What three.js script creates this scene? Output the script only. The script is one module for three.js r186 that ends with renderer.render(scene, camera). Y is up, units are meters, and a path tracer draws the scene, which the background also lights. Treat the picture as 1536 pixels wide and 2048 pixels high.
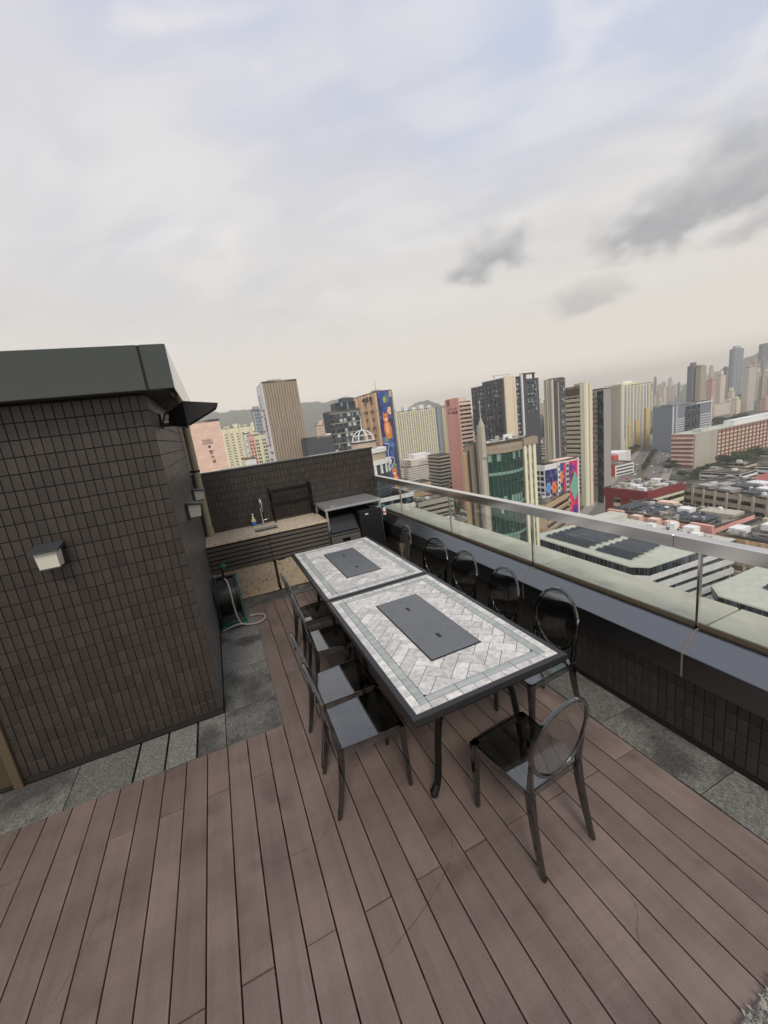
import * as THREE from 'three';
import { mergeGeometries } from 'three/addons/utils/BufferGeometryUtils.js';

// ---------------------------------------------------------------- camera, sky, sun, exposure
const scene = new THREE.Scene();
const camera = new THREE.PerspectiveCamera(103.79, 768 / 1024, 0.05, 14000);
const EYE = new THREE.Vector3(0, 2.2, 0);
camera.position.copy(EYE);
camera.up.set(0.2013, 0.9672, -0.1545);
camera.lookAt(EYE.x + 0.3604, EYE.y - 0.2205, EYE.z - 0.9064);
camera.updateMatrixWorld();
const renderer = new THREE.WebGLRenderer({ antialias: true });
renderer.toneMapping = THREE.LinearToneMapping;
renderer.toneMappingExposure = 1.35;
renderer.shadowMap.enabled = true;
renderer.shadowMap.type = THREE.PCFSoftShadowMap;

function rng(s) { return () => { s = (s + 0x6d2b79f5) | 0; let t = Math.imul(s ^ (s >>> 15), 1 | s); t = (t + Math.imul(t ^ (t >>> 7), 61 | t)) ^ t; return ((t ^ (t >>> 14)) >>> 0) / 4294967296; }; }
const hash = (x, y, s) => { let h = Math.imul(x, 374761393) + Math.imul(y, 668265263) + Math.imul(s, 974711) | 0; h = Math.imul(h ^ (h >>> 13), 1274126177); return ((h ^ (h >>> 16)) >>> 0) / 4294967296; };
const sm = (t) => t * t * (3 - 2 * t);
const mod = (a, n) => ((a % n) + n) % n;
function vnoise(x, y, s, per = 0) {
  const xi = Math.floor(x), yi = Math.floor(y), fx = sm(x - xi), fy = sm(y - yi), w = per ? (v) => mod(v, per) : (v) => v;
  const a = hash(w(xi), w(yi), s), b = hash(w(xi + 1), w(yi), s), c = hash(w(xi), w(yi + 1), s), d = hash(w(xi + 1), w(yi + 1), s);
  return a + (b - a) * fx + (c - a) * fy + (a - b - c + d) * fx * fy;
}
function fbm(x, y, s, oct = 4, per = 0) { let v = 0, a = 0.5, n = 0; for (let i = 0; i < oct; i++) { v += a * vnoise(x, y, s + i, per); n += a; a *= 0.5; x *= 2; y *= 2; per *= 2; } return v / n; }
const clamp = (v, a = 0, b = 1) => Math.min(b, Math.max(a, v));
const step = (a, b, v) => sm(clamp((v - a) / (b - a)));
const mix = (a, b, t) => a + (b - a) * t;
const mix3 = (a, b, t) => [mix(a[0], b[0], t), mix(a[1], b[1], t), mix(a[2], b[2], t)];
const scale3 = (c, k) => [c[0] * k, c[1] * k, c[2] * k];
const lin = (c) => (c <= 0.04045 ? c / 12.92 : Math.pow((c + 0.055) / 1.055, 2.4));
const srgb3 = (r, g, b) => [lin(r / 255), lin(g / 255), lin(b / 255)];
const R = (d) => d * Math.PI / 180;

function makeSky() {
  const W = 2048, H = 1024, data = new Float32Array(W * H * 4);
  const grad = [[0, srgb3(252, 243, 229)], [4, srgb3(246, 237, 225)], [9, srgb3(231, 225, 216)], [15, srgb3(219, 217, 214)], [24, srgb3(209, 210, 217)], [38, srgb3(200, 203, 219)], [60, srgb3(198, 202, 219)], [90, srgb3(196, 201, 219)]];
  const dark = [[39.4, 17.8, 4.8, 2.8, 1], [36.6, 16.5, 3.2, 1.8, 0.9], [57.0, 16.8, 7.0, 3.4, 1], [63.5, 17.8, 8.5, 4.4, 1], [66, 13.5, 5, 1.8, 0.8], [49.4, 11.0, 5.5, 1.9, 0.6], [76, 19, 9, 3, 0.9], [96, 14, 9, 2.6, 0.8], [-70, 16, 10, 3, 0.8], [-120, 20, 9, 3, 0.9], [150, 15, 12, 3, 0.8], [190, 22, 8, 3, 0.8]];
  for (let j = 0; j < H; j++) {
    const el = (j + 0.5) / H * 180 - 90, y = Math.sin(R(el)), c = Math.cos(R(el)), e = Math.max(el, 0);
    let k = 0; while (k < grad.length - 2 && grad[k + 1][0] < e) k++;
    const base = scale3(mix3(grad[k][1], grad[k + 1][1], clamp((e - grad[k][0]) / (grad[k + 1][0] - grad[k][0]))), 1 + 0.2 * step(8, 0, e));
    for (let i = 0; i < W; i++) {
      const th = ((i + 0.5) / W - 0.5) * 2 * Math.PI, x = c * Math.cos(th), z = c * Math.sin(th);
      let col = base;
      if (el > 0) {
        const q = 1 / (y + 0.16), px = x * q, pz = z * q;
        const wx = fbm(px * 0.8 + 3, pz * 0.8, 11, 3) - 0.5, wz = fbm(px * 0.8, pz * 0.8 + 7, 17, 3) - 0.5;
        const n = fbm((px + pz) * 0.55 + wx * 1.6 + 589.9, (pz - px) * 1.1 + wz * 1.6 + 1006.3, 5, 5), f = fbm((px + pz) * 1.3 + wx * 2, (pz - px) * 3.2 + wz * 2 + 40, 23, 5);
        const up = step(10, 32, el) * 0.9;
        col = mix3(col, srgb3(184, 198, 227), 0.6 * up * step(0.4, 0.74, n));
        const fine = fbm((px + pz) * 3.1 + wx * 5 + 7, (pz - px) * 6.5 + wz * 5, 61, 5), puff = fbm(px * 2.2 + wx * 3 + 90, pz * 2.2 + wz * 3, 67, 5);
        col = mix3(col, srgb3(231, 230, 229), 0.5 * step(4, 20, el) * step(0.44, 0.72, f * 0.75 + fine * 0.25));
        col = mix3(col, srgb3(238, 236, 234), 0.5 * step(12, 24, el) * step(0.54, 0.72, puff) * step(0.36, 0.62, fine));
        col = mix3(col, srgb3(196, 200, 208), 0.3 * step(6, 20, el) * step(0.54, 0.32, puff * 0.6 + fine * 0.4));
        col = mix3(col, srgb3(233, 229, 222), 0.3 * step(0.5, 0.34, n) * step(2, 14, el));
        const az = Math.atan2(x, -z) * 180 / Math.PI;
        let dk = 0;
        for (const [a, b, ra, rb, g] of dark) {
          let da = mod(az - a + 180, 360) - 180; if (Math.abs(da) > ra * 3) continue;
          const ex = da / ra + (fbm(az * 0.4, el * 0.7, 31, 6) - 0.5) * 1.15, ey = (el - b - da * 0.1) / rb + (fbm(az * 0.45 + 50, el * 0.8, 37, 6) - 0.5) * 1.2;
          dk = Math.max(dk, g * step(1.15, 0.3, Math.hypot(ex, ey)) * (0.55 + 0.45 * step(0.5, -0.6, ey)));
        }
        col = mix3(col, srgb3(152, 155, 162), 0.86 * dk);
      }
      const o = (j * W + i) * 4; data[o] = col[0] * 0.8; data[o + 1] = col[1] * 0.8; data[o + 2] = col[2] * 0.8; data[o + 3] = 1;
    }
  }
  const t = new THREE.DataTexture(data, W, H, THREE.RGBAFormat, THREE.FloatType);
  t.mapping = THREE.EquirectangularReflectionMapping; t.magFilter = THREE.LinearFilter; t.needsUpdate = true;
  return t;
}
const skyTex = makeSky();
scene.background = skyTex; scene.environment = skyTex;
const sun = new THREE.DirectionalLight(new THREE.Color(1, 0.93, 0.82), 1.5);
sun.position.set(-16, 66, 62); sun.target.position.set(0, 0, 0);
sun.castShadow = true; sun.shadow.radius = 34; sun.shadow.mapSize.set(4096, 4096);
Object.assign(sun.shadow.camera, { left: -25, right: 25, top: 25, bottom: -25, near: 1, far: 300 });
scene.add(sun, sun.target);
scene.fog = new THREE.FogExp2(new THREE.Color(1.0, 0.965, 0.92), 0.00023);

// ---------------------------------------------------------------- helpers
const taken = new Map();
const numbered = (n) => { const k = taken.get(n) ?? 0; taken.set(n, k + 1); return k ? n + '_' + String(k).padStart(3, '0') : n; };
function tag(o, label, category, group) { o.userData.label = label; if (category) o.userData.category = category; if (group) o.userData.group = group; return o; }
function thing(name, label, category, pos = [0, 0, 0], turn = 0, group) {
  const o = new THREE.Group(); o.name = numbered(name); o.position.set(...pos); o.rotation.y = turn; scene.add(o); return tag(o, label, category, group);
}
function mesh(name, geo, mat, parent, pos) {
  const g = geo.isBufferGeometry ? geo : geo.build();
  const o = new THREE.Mesh(g, mat); o.name = parent ? name : numbered(name); o.castShadow = o.receiveShadow = true;
  if (pos) o.position.set(...pos);
  (parent ?? scene).add(o); return o;
}
function struct(name, geo, mat) { const o = mesh(name, geo, mat); o.userData.kind = 'structure'; return o; }
const stuff = (o) => { o.userData.kind = 'stuff'; return o; };
function dup(src, pos, turn, label) { const c = src.clone(); c.name = numbered(src.name.replace(/_\d{3}$/, '')); c.userData = { ...src.userData, label }; c.position.set(...pos); c.rotation.y = turn; scene.add(c); return c; }

class MB {            // collects faces into one geometry; uv in metres by the way a face points
  constructor(ou = 0, ov = 0) { this.p = []; this.n = []; this.uv = []; this.ou = ou; this.ov = ov; this.parts = []; }
  poly(pts) {
    const [a, b, c] = pts, u = [b[0] - a[0], b[1] - a[1], b[2] - a[2]], v = [c[0] - a[0], c[1] - a[1], c[2] - a[2]];
    let n = [u[1] * v[2] - u[2] * v[1], u[2] * v[0] - u[0] * v[2], u[0] * v[1] - u[1] * v[0]]; const l = Math.hypot(...n) || 1; n = n.map((q) => q / l);
    const ax = Math.abs(n[0]), ay = Math.abs(n[1]), az = Math.abs(n[2]);
    const uvf = ay >= ax && ay >= az ? (q) => [q[0], q[2]] : ax >= az ? (q) => [q[2], q[1]] : (q) => [q[0], q[1]];
    for (let i = 1; i < pts.length - 1; i++) for (const q of [pts[0], pts[i], pts[i + 1]]) { this.p.push(...q); this.n.push(...n); const w = uvf(q); this.uv.push(w[0] + this.ou, w[1] + this.ov); }
    return this;
  }
  box(x0, x1, y0, y1, z0, z1, faces = 'xXyYzZ') {
    if (faces.includes('x')) this.poly([[x0, y0, z0], [x0, y0, z1], [x0, y1, z1], [x0, y1, z0]]);
    if (faces.includes('X')) this.poly([[x1, y0, z1], [x1, y0, z0], [x1, y1, z0], [x1, y1, z1]]);
    if (faces.includes('y')) this.poly([[x0, y0, z0], [x1, y0, z0], [x1, y0, z1], [x0, y0, z1]]);
    if (faces.includes('Y')) this.poly([[x0, y1, z1], [x1, y1, z1], [x1, y1, z0], [x0, y1, z0]]);
    if (faces.includes('z')) this.poly([[x1, y0, z0], [x0, y0, z0], [x0, y1, z0], [x1, y1, z0]]);
    if (faces.includes('Z')) this.poly([[x0, y0, z1], [x1, y0, z1], [x1, y1, z1], [x0, y1, z1]]);
    return this;
  }
  cbox(x0, x1, y0, y1, z0, z1, c) {     // box with chamfered edges
    const lo = [x0, y0, z0], hi = [x1, y1, z1], ctr = lo.map((v, i) => (v + hi[i]) / 2);
    const V = (s, axis) => [0, 1, 2].map((i) => { const b = s[i] > 0 ? hi[i] : lo[i]; return i === axis ? b : b - s[i] * c; });
    const add = (pts) => {
      const [a, b, d] = pts, u = a.map((v, i) => b[i] - v), w = a.map((v, i) => d[i] - v), n = [u[1] * w[2] - u[2] * w[1], u[2] * w[0] - u[0] * w[2], u[0] * w[1] - u[1] * w[0]];
      const m = [0, 1, 2].map((i) => pts.reduce((t, q) => t + q[i], 0) / pts.length - ctr[i]);
      this.poly(n[0] * m[0] + n[1] * m[1] + n[2] * m[2] < 0 ? pts.slice().reverse() : pts);
    };
    for (let ax = 0; ax < 3; ax++) for (const s of [-1, 1]) {
      const b = (ax + 1) % 3, d = (ax + 2) % 3, q = [[-1, -1], [1, -1], [1, 1], [-1, 1]].map(([p, r]) => { const t = [0, 0, 0]; t[ax] = s; t[b] = p; t[d] = r; return V(t, ax); });
      add(q);
    }
    for (let ax = 0; ax < 3; ax++) for (const p of [-1, 1]) for (const r of [-1, 1]) {
      const b = (ax + 1) % 3, d = (ax + 2) % 3, A = [0, 0, 0], B = [0, 0, 0]; A[ax] = -1; B[ax] = 1; A[b] = B[b] = p; A[d] = B[d] = r;
      add([V(A, b), V(B, b), V(B, d), V(A, d)]);
    }
    for (const a of [-1, 1]) for (const b of [-1, 1]) for (const d of [-1, 1]) add([V([a, b, d], 0), V([a, b, d], 1), V([a, b, d], 2)]);
    return this;
  }
  prism(pts, y0, y1, bottom = false) {   // pts [x,z] counter-clockwise seen from above with z towards the viewer (x right, z down)
    let ar = 0; for (let i = 0; i < pts.length; i++) { const a = pts[i], b = pts[(i + 1) % pts.length]; ar += a[0] * b[1] - b[0] * a[1]; }
    const q = ar > 0 ? pts.slice().reverse() : pts;
    this.poly(q.map(([x, z]) => [x, y1, z]));
    if (bottom) this.poly(q.map(([x, z]) => [x, y0, z]).reverse());
    for (let i = 0; i < q.length; i++) { const a = q[i], b = q[(i + 1) % q.length]; this.poly([[a[0], y0, a[1]], [b[0], y0, b[1]], [b[0], y1, b[1]], [a[0], y1, a[1]]]); }
    return this;
  }
  add(geo, m) {
    const g = geo.index ? geo.toNonIndexed() : geo.clone(); if (m) g.applyMatrix4(m);
    const P = g.attributes.position.array, N = g.attributes.normal.array, U = g.attributes.uv?.array;
    for (let i = 0; i < P.length; i++) { this.p.push(P[i]); this.n.push(N[i]); }
    for (let i = 0; i < P.length / 3; i++) this.uv.push(U ? U[2 * i] : 0, U ? U[2 * i + 1] : 0);
    return this;
  }
  rod(a, b, r, r2 = r, seg = 12) {
    const A = new THREE.Vector3(...a), B = new THREE.Vector3(...b), d = B.clone().sub(A), m = new THREE.Matrix4().makeRotationFromQuaternion(new THREE.Quaternion().setFromUnitVectors(new THREE.Vector3(0, 1, 0), d.clone().normalize()));
    m.setPosition(A.clone().add(B).multiplyScalar(0.5)); return this.add(new THREE.CylinderGeometry(r2, r, d.length(), seg), m);
  }
  tube(pts, r, seg = 48, rs = 8, closed = false) { return this.add(new THREE.TubeGeometry(new THREE.CatmullRomCurve3(pts.map((p) => new THREE.Vector3(...p)), closed), seg, r, rs, closed)); }
  loft(secs, cap = true) {              // secs: rings of the same number of points
    const k = secs[0].length;
    for (let i = 0; i < secs.length - 1; i++) for (let j = 0; j < k; j++) { const n = (j + 1) % k; this.poly([secs[i][j], secs[i][n], secs[i + 1][n], secs[i + 1][j]]); }
    if (cap) { this.poly(secs[0].slice().reverse()); this.poly(secs[secs.length - 1]); }
    return this;
  }
  build() {
    const g = new THREE.BufferGeometry();
    g.setAttribute('position', new THREE.Float32BufferAttribute(this.p, 3)); g.setAttribute('normal', new THREE.Float32BufferAttribute(this.n, 3)); g.setAttribute('uv', new THREE.Float32BufferAttribute(this.uv, 2));
    return g;
  }
}
const smooth = (g, ang = 0.7) => { // soften normals of faces that meet at less than ang
  const P = g.attributes.position, N = g.attributes.normal, by = new Map(), key = (i) => [P.getX(i), P.getY(i), P.getZ(i)].map((v) => Math.round(v * 2e4)).join();
  for (let i = 0; i < P.count; i++) { const k = key(i); if (!by.has(k)) by.set(k, []); by.get(k).push(new THREE.Vector3().fromBufferAttribute(N, i)); }
  const out = new Float32Array(P.count * 3), c = Math.cos(ang);
  for (let i = 0; i < P.count; i++) { const n = new THREE.Vector3().fromBufferAttribute(N, i), s = new THREE.Vector3(); for (const q of by.get(key(i))) if (q.dot(n) > c) s.add(q); s.normalize(); out.set([s.x, s.y, s.z], i * 3); }
  g.setAttribute('normal', new THREE.BufferAttribute(out, 3)); return g;
};
const unit = new THREE.BoxGeometry(1, 1, 1);
function pb(parent, name, mat, x0, x1, y0, y1, z0, z1) {   // plain coloured box part that shares one geometry
  if (mat.userData.metric) return mesh(name, new MB(0, y0 * 0.37).box(x0, x1, y0, y1, Math.min(z0, z1), Math.max(z0, z1)), mat, parent);   // windows keep their panes at real size
  const o = new THREE.Mesh(unit, mat); o.name = name; o.castShadow = o.receiveShadow = true;
  o.scale.set(Math.abs(x1 - x0), Math.abs(y1 - y0), Math.abs(z1 - z0)); o.position.set((x0 + x1) / 2, (y0 + y1) / 2, (z0 + z1) / 2); parent.add(o); return o;
}

// ---------------------------------------------------------------- textures and materials
function tex(n, size, fn, colour = true) {   // n x n pixels cover size x size metres
  const d = new Uint8Array(n * n * 4);
  for (let y = 0; y < n; y++) for (let x = 0; x < n; x++) { const c = fn(x / n, y / n); const o = (y * n + x) * 4; for (let k = 0; k < 3; k++) d[o + k] = clamp(Array.isArray(c) ? c[k] : c) * 255; d[o + 3] = 255; }
  const t = new THREE.DataTexture(d, n, n); t.wrapS = t.wrapT = THREE.RepeatWrapping; t.magFilter = THREE.LinearFilter; t.minFilter = THREE.LinearMipmapLinearFilter; t.generateMipmaps = true;
  t.repeat.set(1 / size, 1 / size); if (colour) t.colorSpace = THREE.SRGBColorSpace; t.needsUpdate = true; return t;
}
const c255 = (r, g, b) => [r / 255, g / 255, b / 255];
const std = (color, roughness = 0.7, metalness = 0, o = {}) => new THREE.MeshStandardMaterial({ color: Array.isArray(color) ? new THREE.Color().setRGB(...color) : new THREE.Color(color), roughness, metalness, ...o });
const phys = (o) => new THREE.MeshPhysicalMaterial(o);

const tDeck = tex(512, 1.4, (u, v) => { const s = fbm(u * 64, v * 4, 1, 4, 4), w = fbm(u * 6, v * 6, 7, 4, 6), g = hash(Math.floor(u * 512), Math.floor(v * 512), 3); return scale3(c255(124, 108, 102), 0.86 + 0.16 * s + 0.3 * (w - 0.5) - 0.16 * step(0.62, 0.75, fbm(u * 3, v * 3, 207, 6, 3)) + 0.06 * (g - 0.5) + 0.05); });
const tDeckR = tex(256, 0.9, (u, v) => 0.62 + 0.3 * (fbm(u * 8, v * 8, 9, 4, 8) - 0.5), false);
const tSlab = tex(1024, 1.5, (u, v) => {
  const g = hash(Math.floor(u * 512), Math.floor(v * 512), 3), g2 = fbm(u * 160, v * 160, 4, 2, 160), st = fbm(u * 3, v * 3, 41, 6, 3), s2 = fbm(u * 9 + 0.5, v * 9, 45, 4, 9), dirt = step(0.5, 0.66, st * 0.75 + s2 * 0.25);
  return scale3(mix3(c255(122, 121, 115), c255(54, 53, 50), 0.62 * dirt), 0.78 + 0.26 * (g - 0.5) * 1.3 + 0.5 * (g2 - 0.5) + 0.12);
});
const tSlabB = tex(512, 0.5, (u, v) => fbm(u * 120, v * 120, 14, 2, 120), false);
const tGran = tex(512, 0.55, (u, v) => { const a = fbm(u * 70, v * 70, 51, 2, 70), b = fbm(u * 42 + 0.3, v * 42, 57, 2, 42); let c = mix3(c255(196, 178, 154), c255(220, 206, 186), a); if (b > 0.68) c = mix3(c, c255(112, 96, 82), step(0.68, 0.78, b)); if (a < 0.22) c = mix3(c, c255(130, 112, 96), 0.6); return c; });
const tMarble = tex(512, 0.75, (u, v) => {
  const w = fbm(u * 5, v * 5, 61, 4, 5), n = fbm(u * 6 + w * 1.2, v * 6 + w, 66, 4, 0), r = Math.abs(fbm(u * 12, v * 12, 71, 4, 12) - 0.5) * 2, b = fbm(u * 20, v * 20, 75, 3, 20);
  let c = mix3(c255(192, 190, 188), c255(224, 221, 218), step(0.3, 0.7, fbm(u * 34, v * 34, 78, 4, 34) * 0.55 + b * 0.45)); c = mix3(c, c255(240, 237, 233), 0.45 * step(0.1, 0.0, r)); return scale3(c, 0.96 + 0.12 * (n - 0.5));
});
const tSlate = tex(256, 0.5, (u, v) => mix3(c255(146, 153, 153), c255(184, 189, 187), fbm(u * 6, v * 14, 81, 5, 2)));
const tTile = tex(256, 0.6, (u, v) => scale3(c255(60, 54, 50), 0.92 + 0.34 * (fbm(u * 12, v * 4, 91, 4, 4) - 0.5) + 0.12 * (hash(Math.floor(u * 256), Math.floor(v * 256), 5) - 0.5)));
const tSteel = tex(256, 0.5, (u, v) => 0.34 + 0.25 * (fbm(u * 90, v * 2, 95, 3, 2) - 0.5), false);
const tConc = tex(512, 30, (u, v) => { const a = fbm(u * 6, v * 6, 101, 6, 6), b = fbm(u * 3, v * 3, 105, 6, 3), s = fbm(u * 40, v * 40, 108, 3, 40); return scale3(mix3(c255(140, 133, 122), c255(78, 74, 69), step(0.4, 0.6, b)), 0.55 + 0.6 * a + 0.3 * s); });
const tGround = tex(512, 160, (u, v) => { const a = fbm(u * 24, v * 24, 111, 5, 24), b = fbm(u * 5, v * 5, 115, 4, 5); return scale3(mix3(c255(112, 110, 106), c255(84, 88, 78), step(0.45, 0.6, b)), 0.7 + 0.5 * a); });
const tHill = tex(512, 700, (u, v) => mix3(c255(70, 82, 70), c255(104, 110, 94), fbm(u * 20, v * 20, 121, 6, 20)));
const tLedge = tex(512, 1.2, (u, v) => scale3(c255(190, 189, 176), 0.9 + 0.14 * fbm(u * 10, v * 4, 131, 5, 2) + 0.05 * hash(Math.floor(u * 512), Math.floor(v * 512), 8) - 0.06 * step(0.55, 0.7, fbm(u * 4, v * 4, 137, 5, 4))));
const tWall = tex(256, 6, (u, v) => 0.93 + 0.1 * (fbm(u * 6, v * 6, 141, 5, 6) - 0.5) - 0.07 * step(0.55, 0.75, fbm(u * 24, v * 3, 147, 4, 3)), true);

const deckMats = [1, 0.9, 1.07, 0.96].map((k, i) => std([k, k, k * (1 - 0.01 * i)], 0.75, 0, { map: tDeck, roughnessMap: tDeckR }));
const slabMats = [1, 0.82, 1.1].map((k) => std([k, k, k], 0.86, 0, { map: tSlab, bumpMap: tSlabB, bumpScale: 0.0012 }));
const tileMats = [0.86, 0.96, 1.03, 1.12].map((k) => phys({ color: new THREE.Color(k, k, k), roughness: 0.38, map: tTile, sheen: 1, sheenColor: new THREE.Color(0.36, 0.35, 0.34), sheenRoughness: 0.45 }));
const marbleMats = [0.88, 0.96, 1.03, 1.1].map((k, i) => std([k, k, k * (1 - 0.006 * i)], 0.42, 0, { map: tMarble }));
const slateMats = [0.94, 1, 1.06].map((k) => std([k, k, k * (k > 1 ? 0.96 : 1)], 0.45, 0, { map: tSlate }));
const M = {
  grout: std(srgb3(34, 31, 29), 0.95), dark: std(srgb3(16, 15, 15), 0.9), tableGrout: std(srgb3(58, 56, 55), 0.9),
  gun: std(srgb3(46, 46, 48), 0.3, 0.2), gunDark: std(srgb3(30, 29, 30), 0.35, 0.4), blackPaint: std(srgb3(22, 20, 21), 0.22, 0.3),
  granite: std([1, 1, 1], 0.35, 0, { map: tGran }), graniteRough: std([0.78, 0.74, 0.68], 0.7, 0, { map: tGran }),
  steel: std(srgb3(206, 207, 208), 1, 0.75, { roughnessMap: tSteel }), rail: std(srgb3(236, 233, 230), 0.6, 1, { roughnessMap: tSteel }), chrome: std(srgb3(200, 200, 200), 0.12, 1),
  fascia: std(srgb3(74, 79, 78), 0.1, 0.4), fasciaSeam: std(srgb3(26, 27, 27), 0.8), soffit: std(srgb3(44, 42, 40), 0.6),
  coping: std(srgb3(122, 126, 132), 0.28, 1), sealant: std(srgb3(128, 116, 106), 0.9), 
  ledge: std([1, 1, 1], 0.8, 0, { map: tLedge }), blackPlastic: std(srgb3(20, 21, 22), 0.4), blackRough: std(srgb3(15, 15, 16), 0.6), slat: std(srgb3(66, 58, 51), 0.6), pipe: std(srgb3(142, 134, 112), 0.55),
  lampGrey: std(srgb3(62, 66, 70), 0.5, 0.2), lampWhite: std(srgb3(204, 204, 192), 0.4), iceGrey: std(srgb3(112, 108, 102), 0.4, 0.4), iceLid: std(srgb3(40, 41, 43), 0.3), display: std(srgb3(14, 15, 16), 0.15),
  teal: std(srgb3(40, 104, 92), 0.45), hose: std(srgb3(168, 162, 150), 0.5), white: std(srgb3(224, 222, 216), 0.6), bronze: std(srgb3(92, 80, 62), 0.5, 0.2), door: std(srgb3(70, 62, 44), 0.5),
  glassPane: phys({ color: new THREE.Color(0.975, 0.99, 0.978), roughness: 0.0, transmission: 1, thickness: 0, ior: 1.5 }),
  smoke: phys({ color: 0xffffff, roughness: 0.0, transmission: 1, thickness: 0.006, ior: 1.8, clearcoat: 1, clearcoatRoughness: 0.02, attenuationColor: new THREE.Color(0.40, 0.45, 0.44), attenuationDistance: 0.0096 }),
};

// ---------------------------------------------------------------- terrace: slab, deck, paving
const r0 = rng(7);
{ const m = new MB().box(-9, 2.9, -90, -0.12, -7.3, 6); struct('terrace_slab', m, std(srgb3(128, 124, 118), 0.9)); }
{
  const deck = new THREE.Group(); deck.name = 'deck'; deck.userData.kind = 'structure'; scene.add(deck);
  const PITCH = 0.1381, X0 = 0.2165, GAP = 0.0068, NG = 20;
  const profile = (w) => {              // grooved top of a composite board, left to right
    const pts = [[0, -0.022], [0, -0.003], [0.003, 0]], e = 0.006, p = (w - 2 * e) / NG;
    for (let i = 0; i < NG; i++) { const a = e + i * p; pts.push([a + p * 0.12, 0], [a + p * 0.3, -0.0013], [a + p * 0.62, -0.0013], [a + p * 0.8, 0]); }
    pts.push([w - 0.003, 0], [w, -0.003], [w, -0.022]); return pts;
  };
  const board = (x0, x1, zn, zf, i) => {
    const mb = new MB(r0() * 9, r0() * 9), pr = profile(x1 - x0), dy = (r0() - 0.5) * 0.0014;
    for (let k = 0; k < pr.length - 1; k++) { const a = pr[k], b = pr[k + 1]; mb.poly([[x0 + a[0], a[1] + dy, zn], [x0 + b[0], b[1] + dy, zn], [x0 + b[0], b[1] + dy, zf], [x0 + a[0], a[1] + dy, zf]]); }
    mb.poly([[x0, -0.022, zn], [x1, -0.022, zn], [x1, dy, zn], [x0, dy, zn]]); mb.poly([[x1, -0.022, zf], [x0, -0.022, zf], [x0, dy, zf], [x1, dy, zf]]);
    mesh('deck_board', mb, deckMats[Math.floor(r0() * 4)], deck);
  };
  for (let k = -34; k <= 12; k++) {
    const x0 = X0 + PITCH * k + GAP / 2, x1 = k === 12 ? 2.05 : X0 + PITCH * (k + 1) - GAP / 2, odd = mod(k, 2) === 1;
    const end = x0 > 0.06 ? -5.4 : -2.895;
    const cuts = (odd ? [2.78, 0.665 - 1.055 , -2.498, -4.605] : [2.78, 0.67, -1.44, -3.555]).filter((z) => z > end + 0.02); cuts.push(end);
    for (let i = 0; i < cuts.length - 1; i++) { const g = r0() * r0() * 0.008 + 0.0014; board(x0, x1, cuts[i] - (i ? g : 0), cuts[i + 1] + (i < cuts.length - 2 ? g : 0), k); }
  }
  for (let z = 2.6; z > -5.4; z -= 0.5275) mesh('joist', new MB().box(z > -2.9 ? -4.5 : 0.1, 2.04, -0.119, -0.0226, z - 0.03, z + 0.03), M.bronze, deck);
  const scuffMat = std(srgb3(58, 48, 45), 0.8, 0, { transparent: true, opacity: 0.26 });
  const scuff = (pts, w) => {
    const c = new THREE.CatmullRomCurve3(pts.map(([x, z]) => new THREE.Vector3(x, 0.0012, z))), n = 60, mb = new MB();
    const L = []; for (let i = 0; i <= n; i++) { const p = c.getPoint(i / n), t = c.getTangent(i / n), ww = w * (0.4 + 0.6 * vnoise(i * 0.3, 1, 3)) * Math.sin(Math.PI * (0.05 + 0.9 * i / n)); L.push([[p.x - t.z * ww, p.y, p.z + t.x * ww], [p.x + t.z * ww, p.y, p.z - t.x * ww]]); }
    for (let i = 0; i < n; i++) if (vnoise(i * 0.5, 9, 4) > 0.22) mb.poly([L[i][0], L[i + 1][0], L[i + 1][1], L[i][1]]);
    mesh('scuff_mark', mb, scuffMat, deck);
  };
  scuff([[0.822, -1.741], [0.779, -1.627], [0.746, -1.52], [0.684, -1.442], [0.587, -1.379], [0.439, -1.309], [0.319, -1.27], [0.205, -1.227], [0.127, -1.199]], 0.004);
  scuff([[0.2, -1.925], [0.113, -1.871], [0.025, -1.859], [-0.068, -1.867], [-0.173, -1.876]], 0.004);
  scuff([[0.21, -1.98], [0.16, -1.92], [0.13, -1.86]], 0.003);
  scuff([[-0.98, -2.16], [-0.93, -2.2], [-0.86, -2.23]], 0.003);
  scuff([[-0.95, -2.1], [-1.0, -1.95], [-1.06, -1.8], [-1.1, -1.7]], 0.003);
  scuff([[1.33, -0.98], [1.28, -0.88], [1.21, -0.83], [1.16, -0.76]], 0.004);
}
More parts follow.
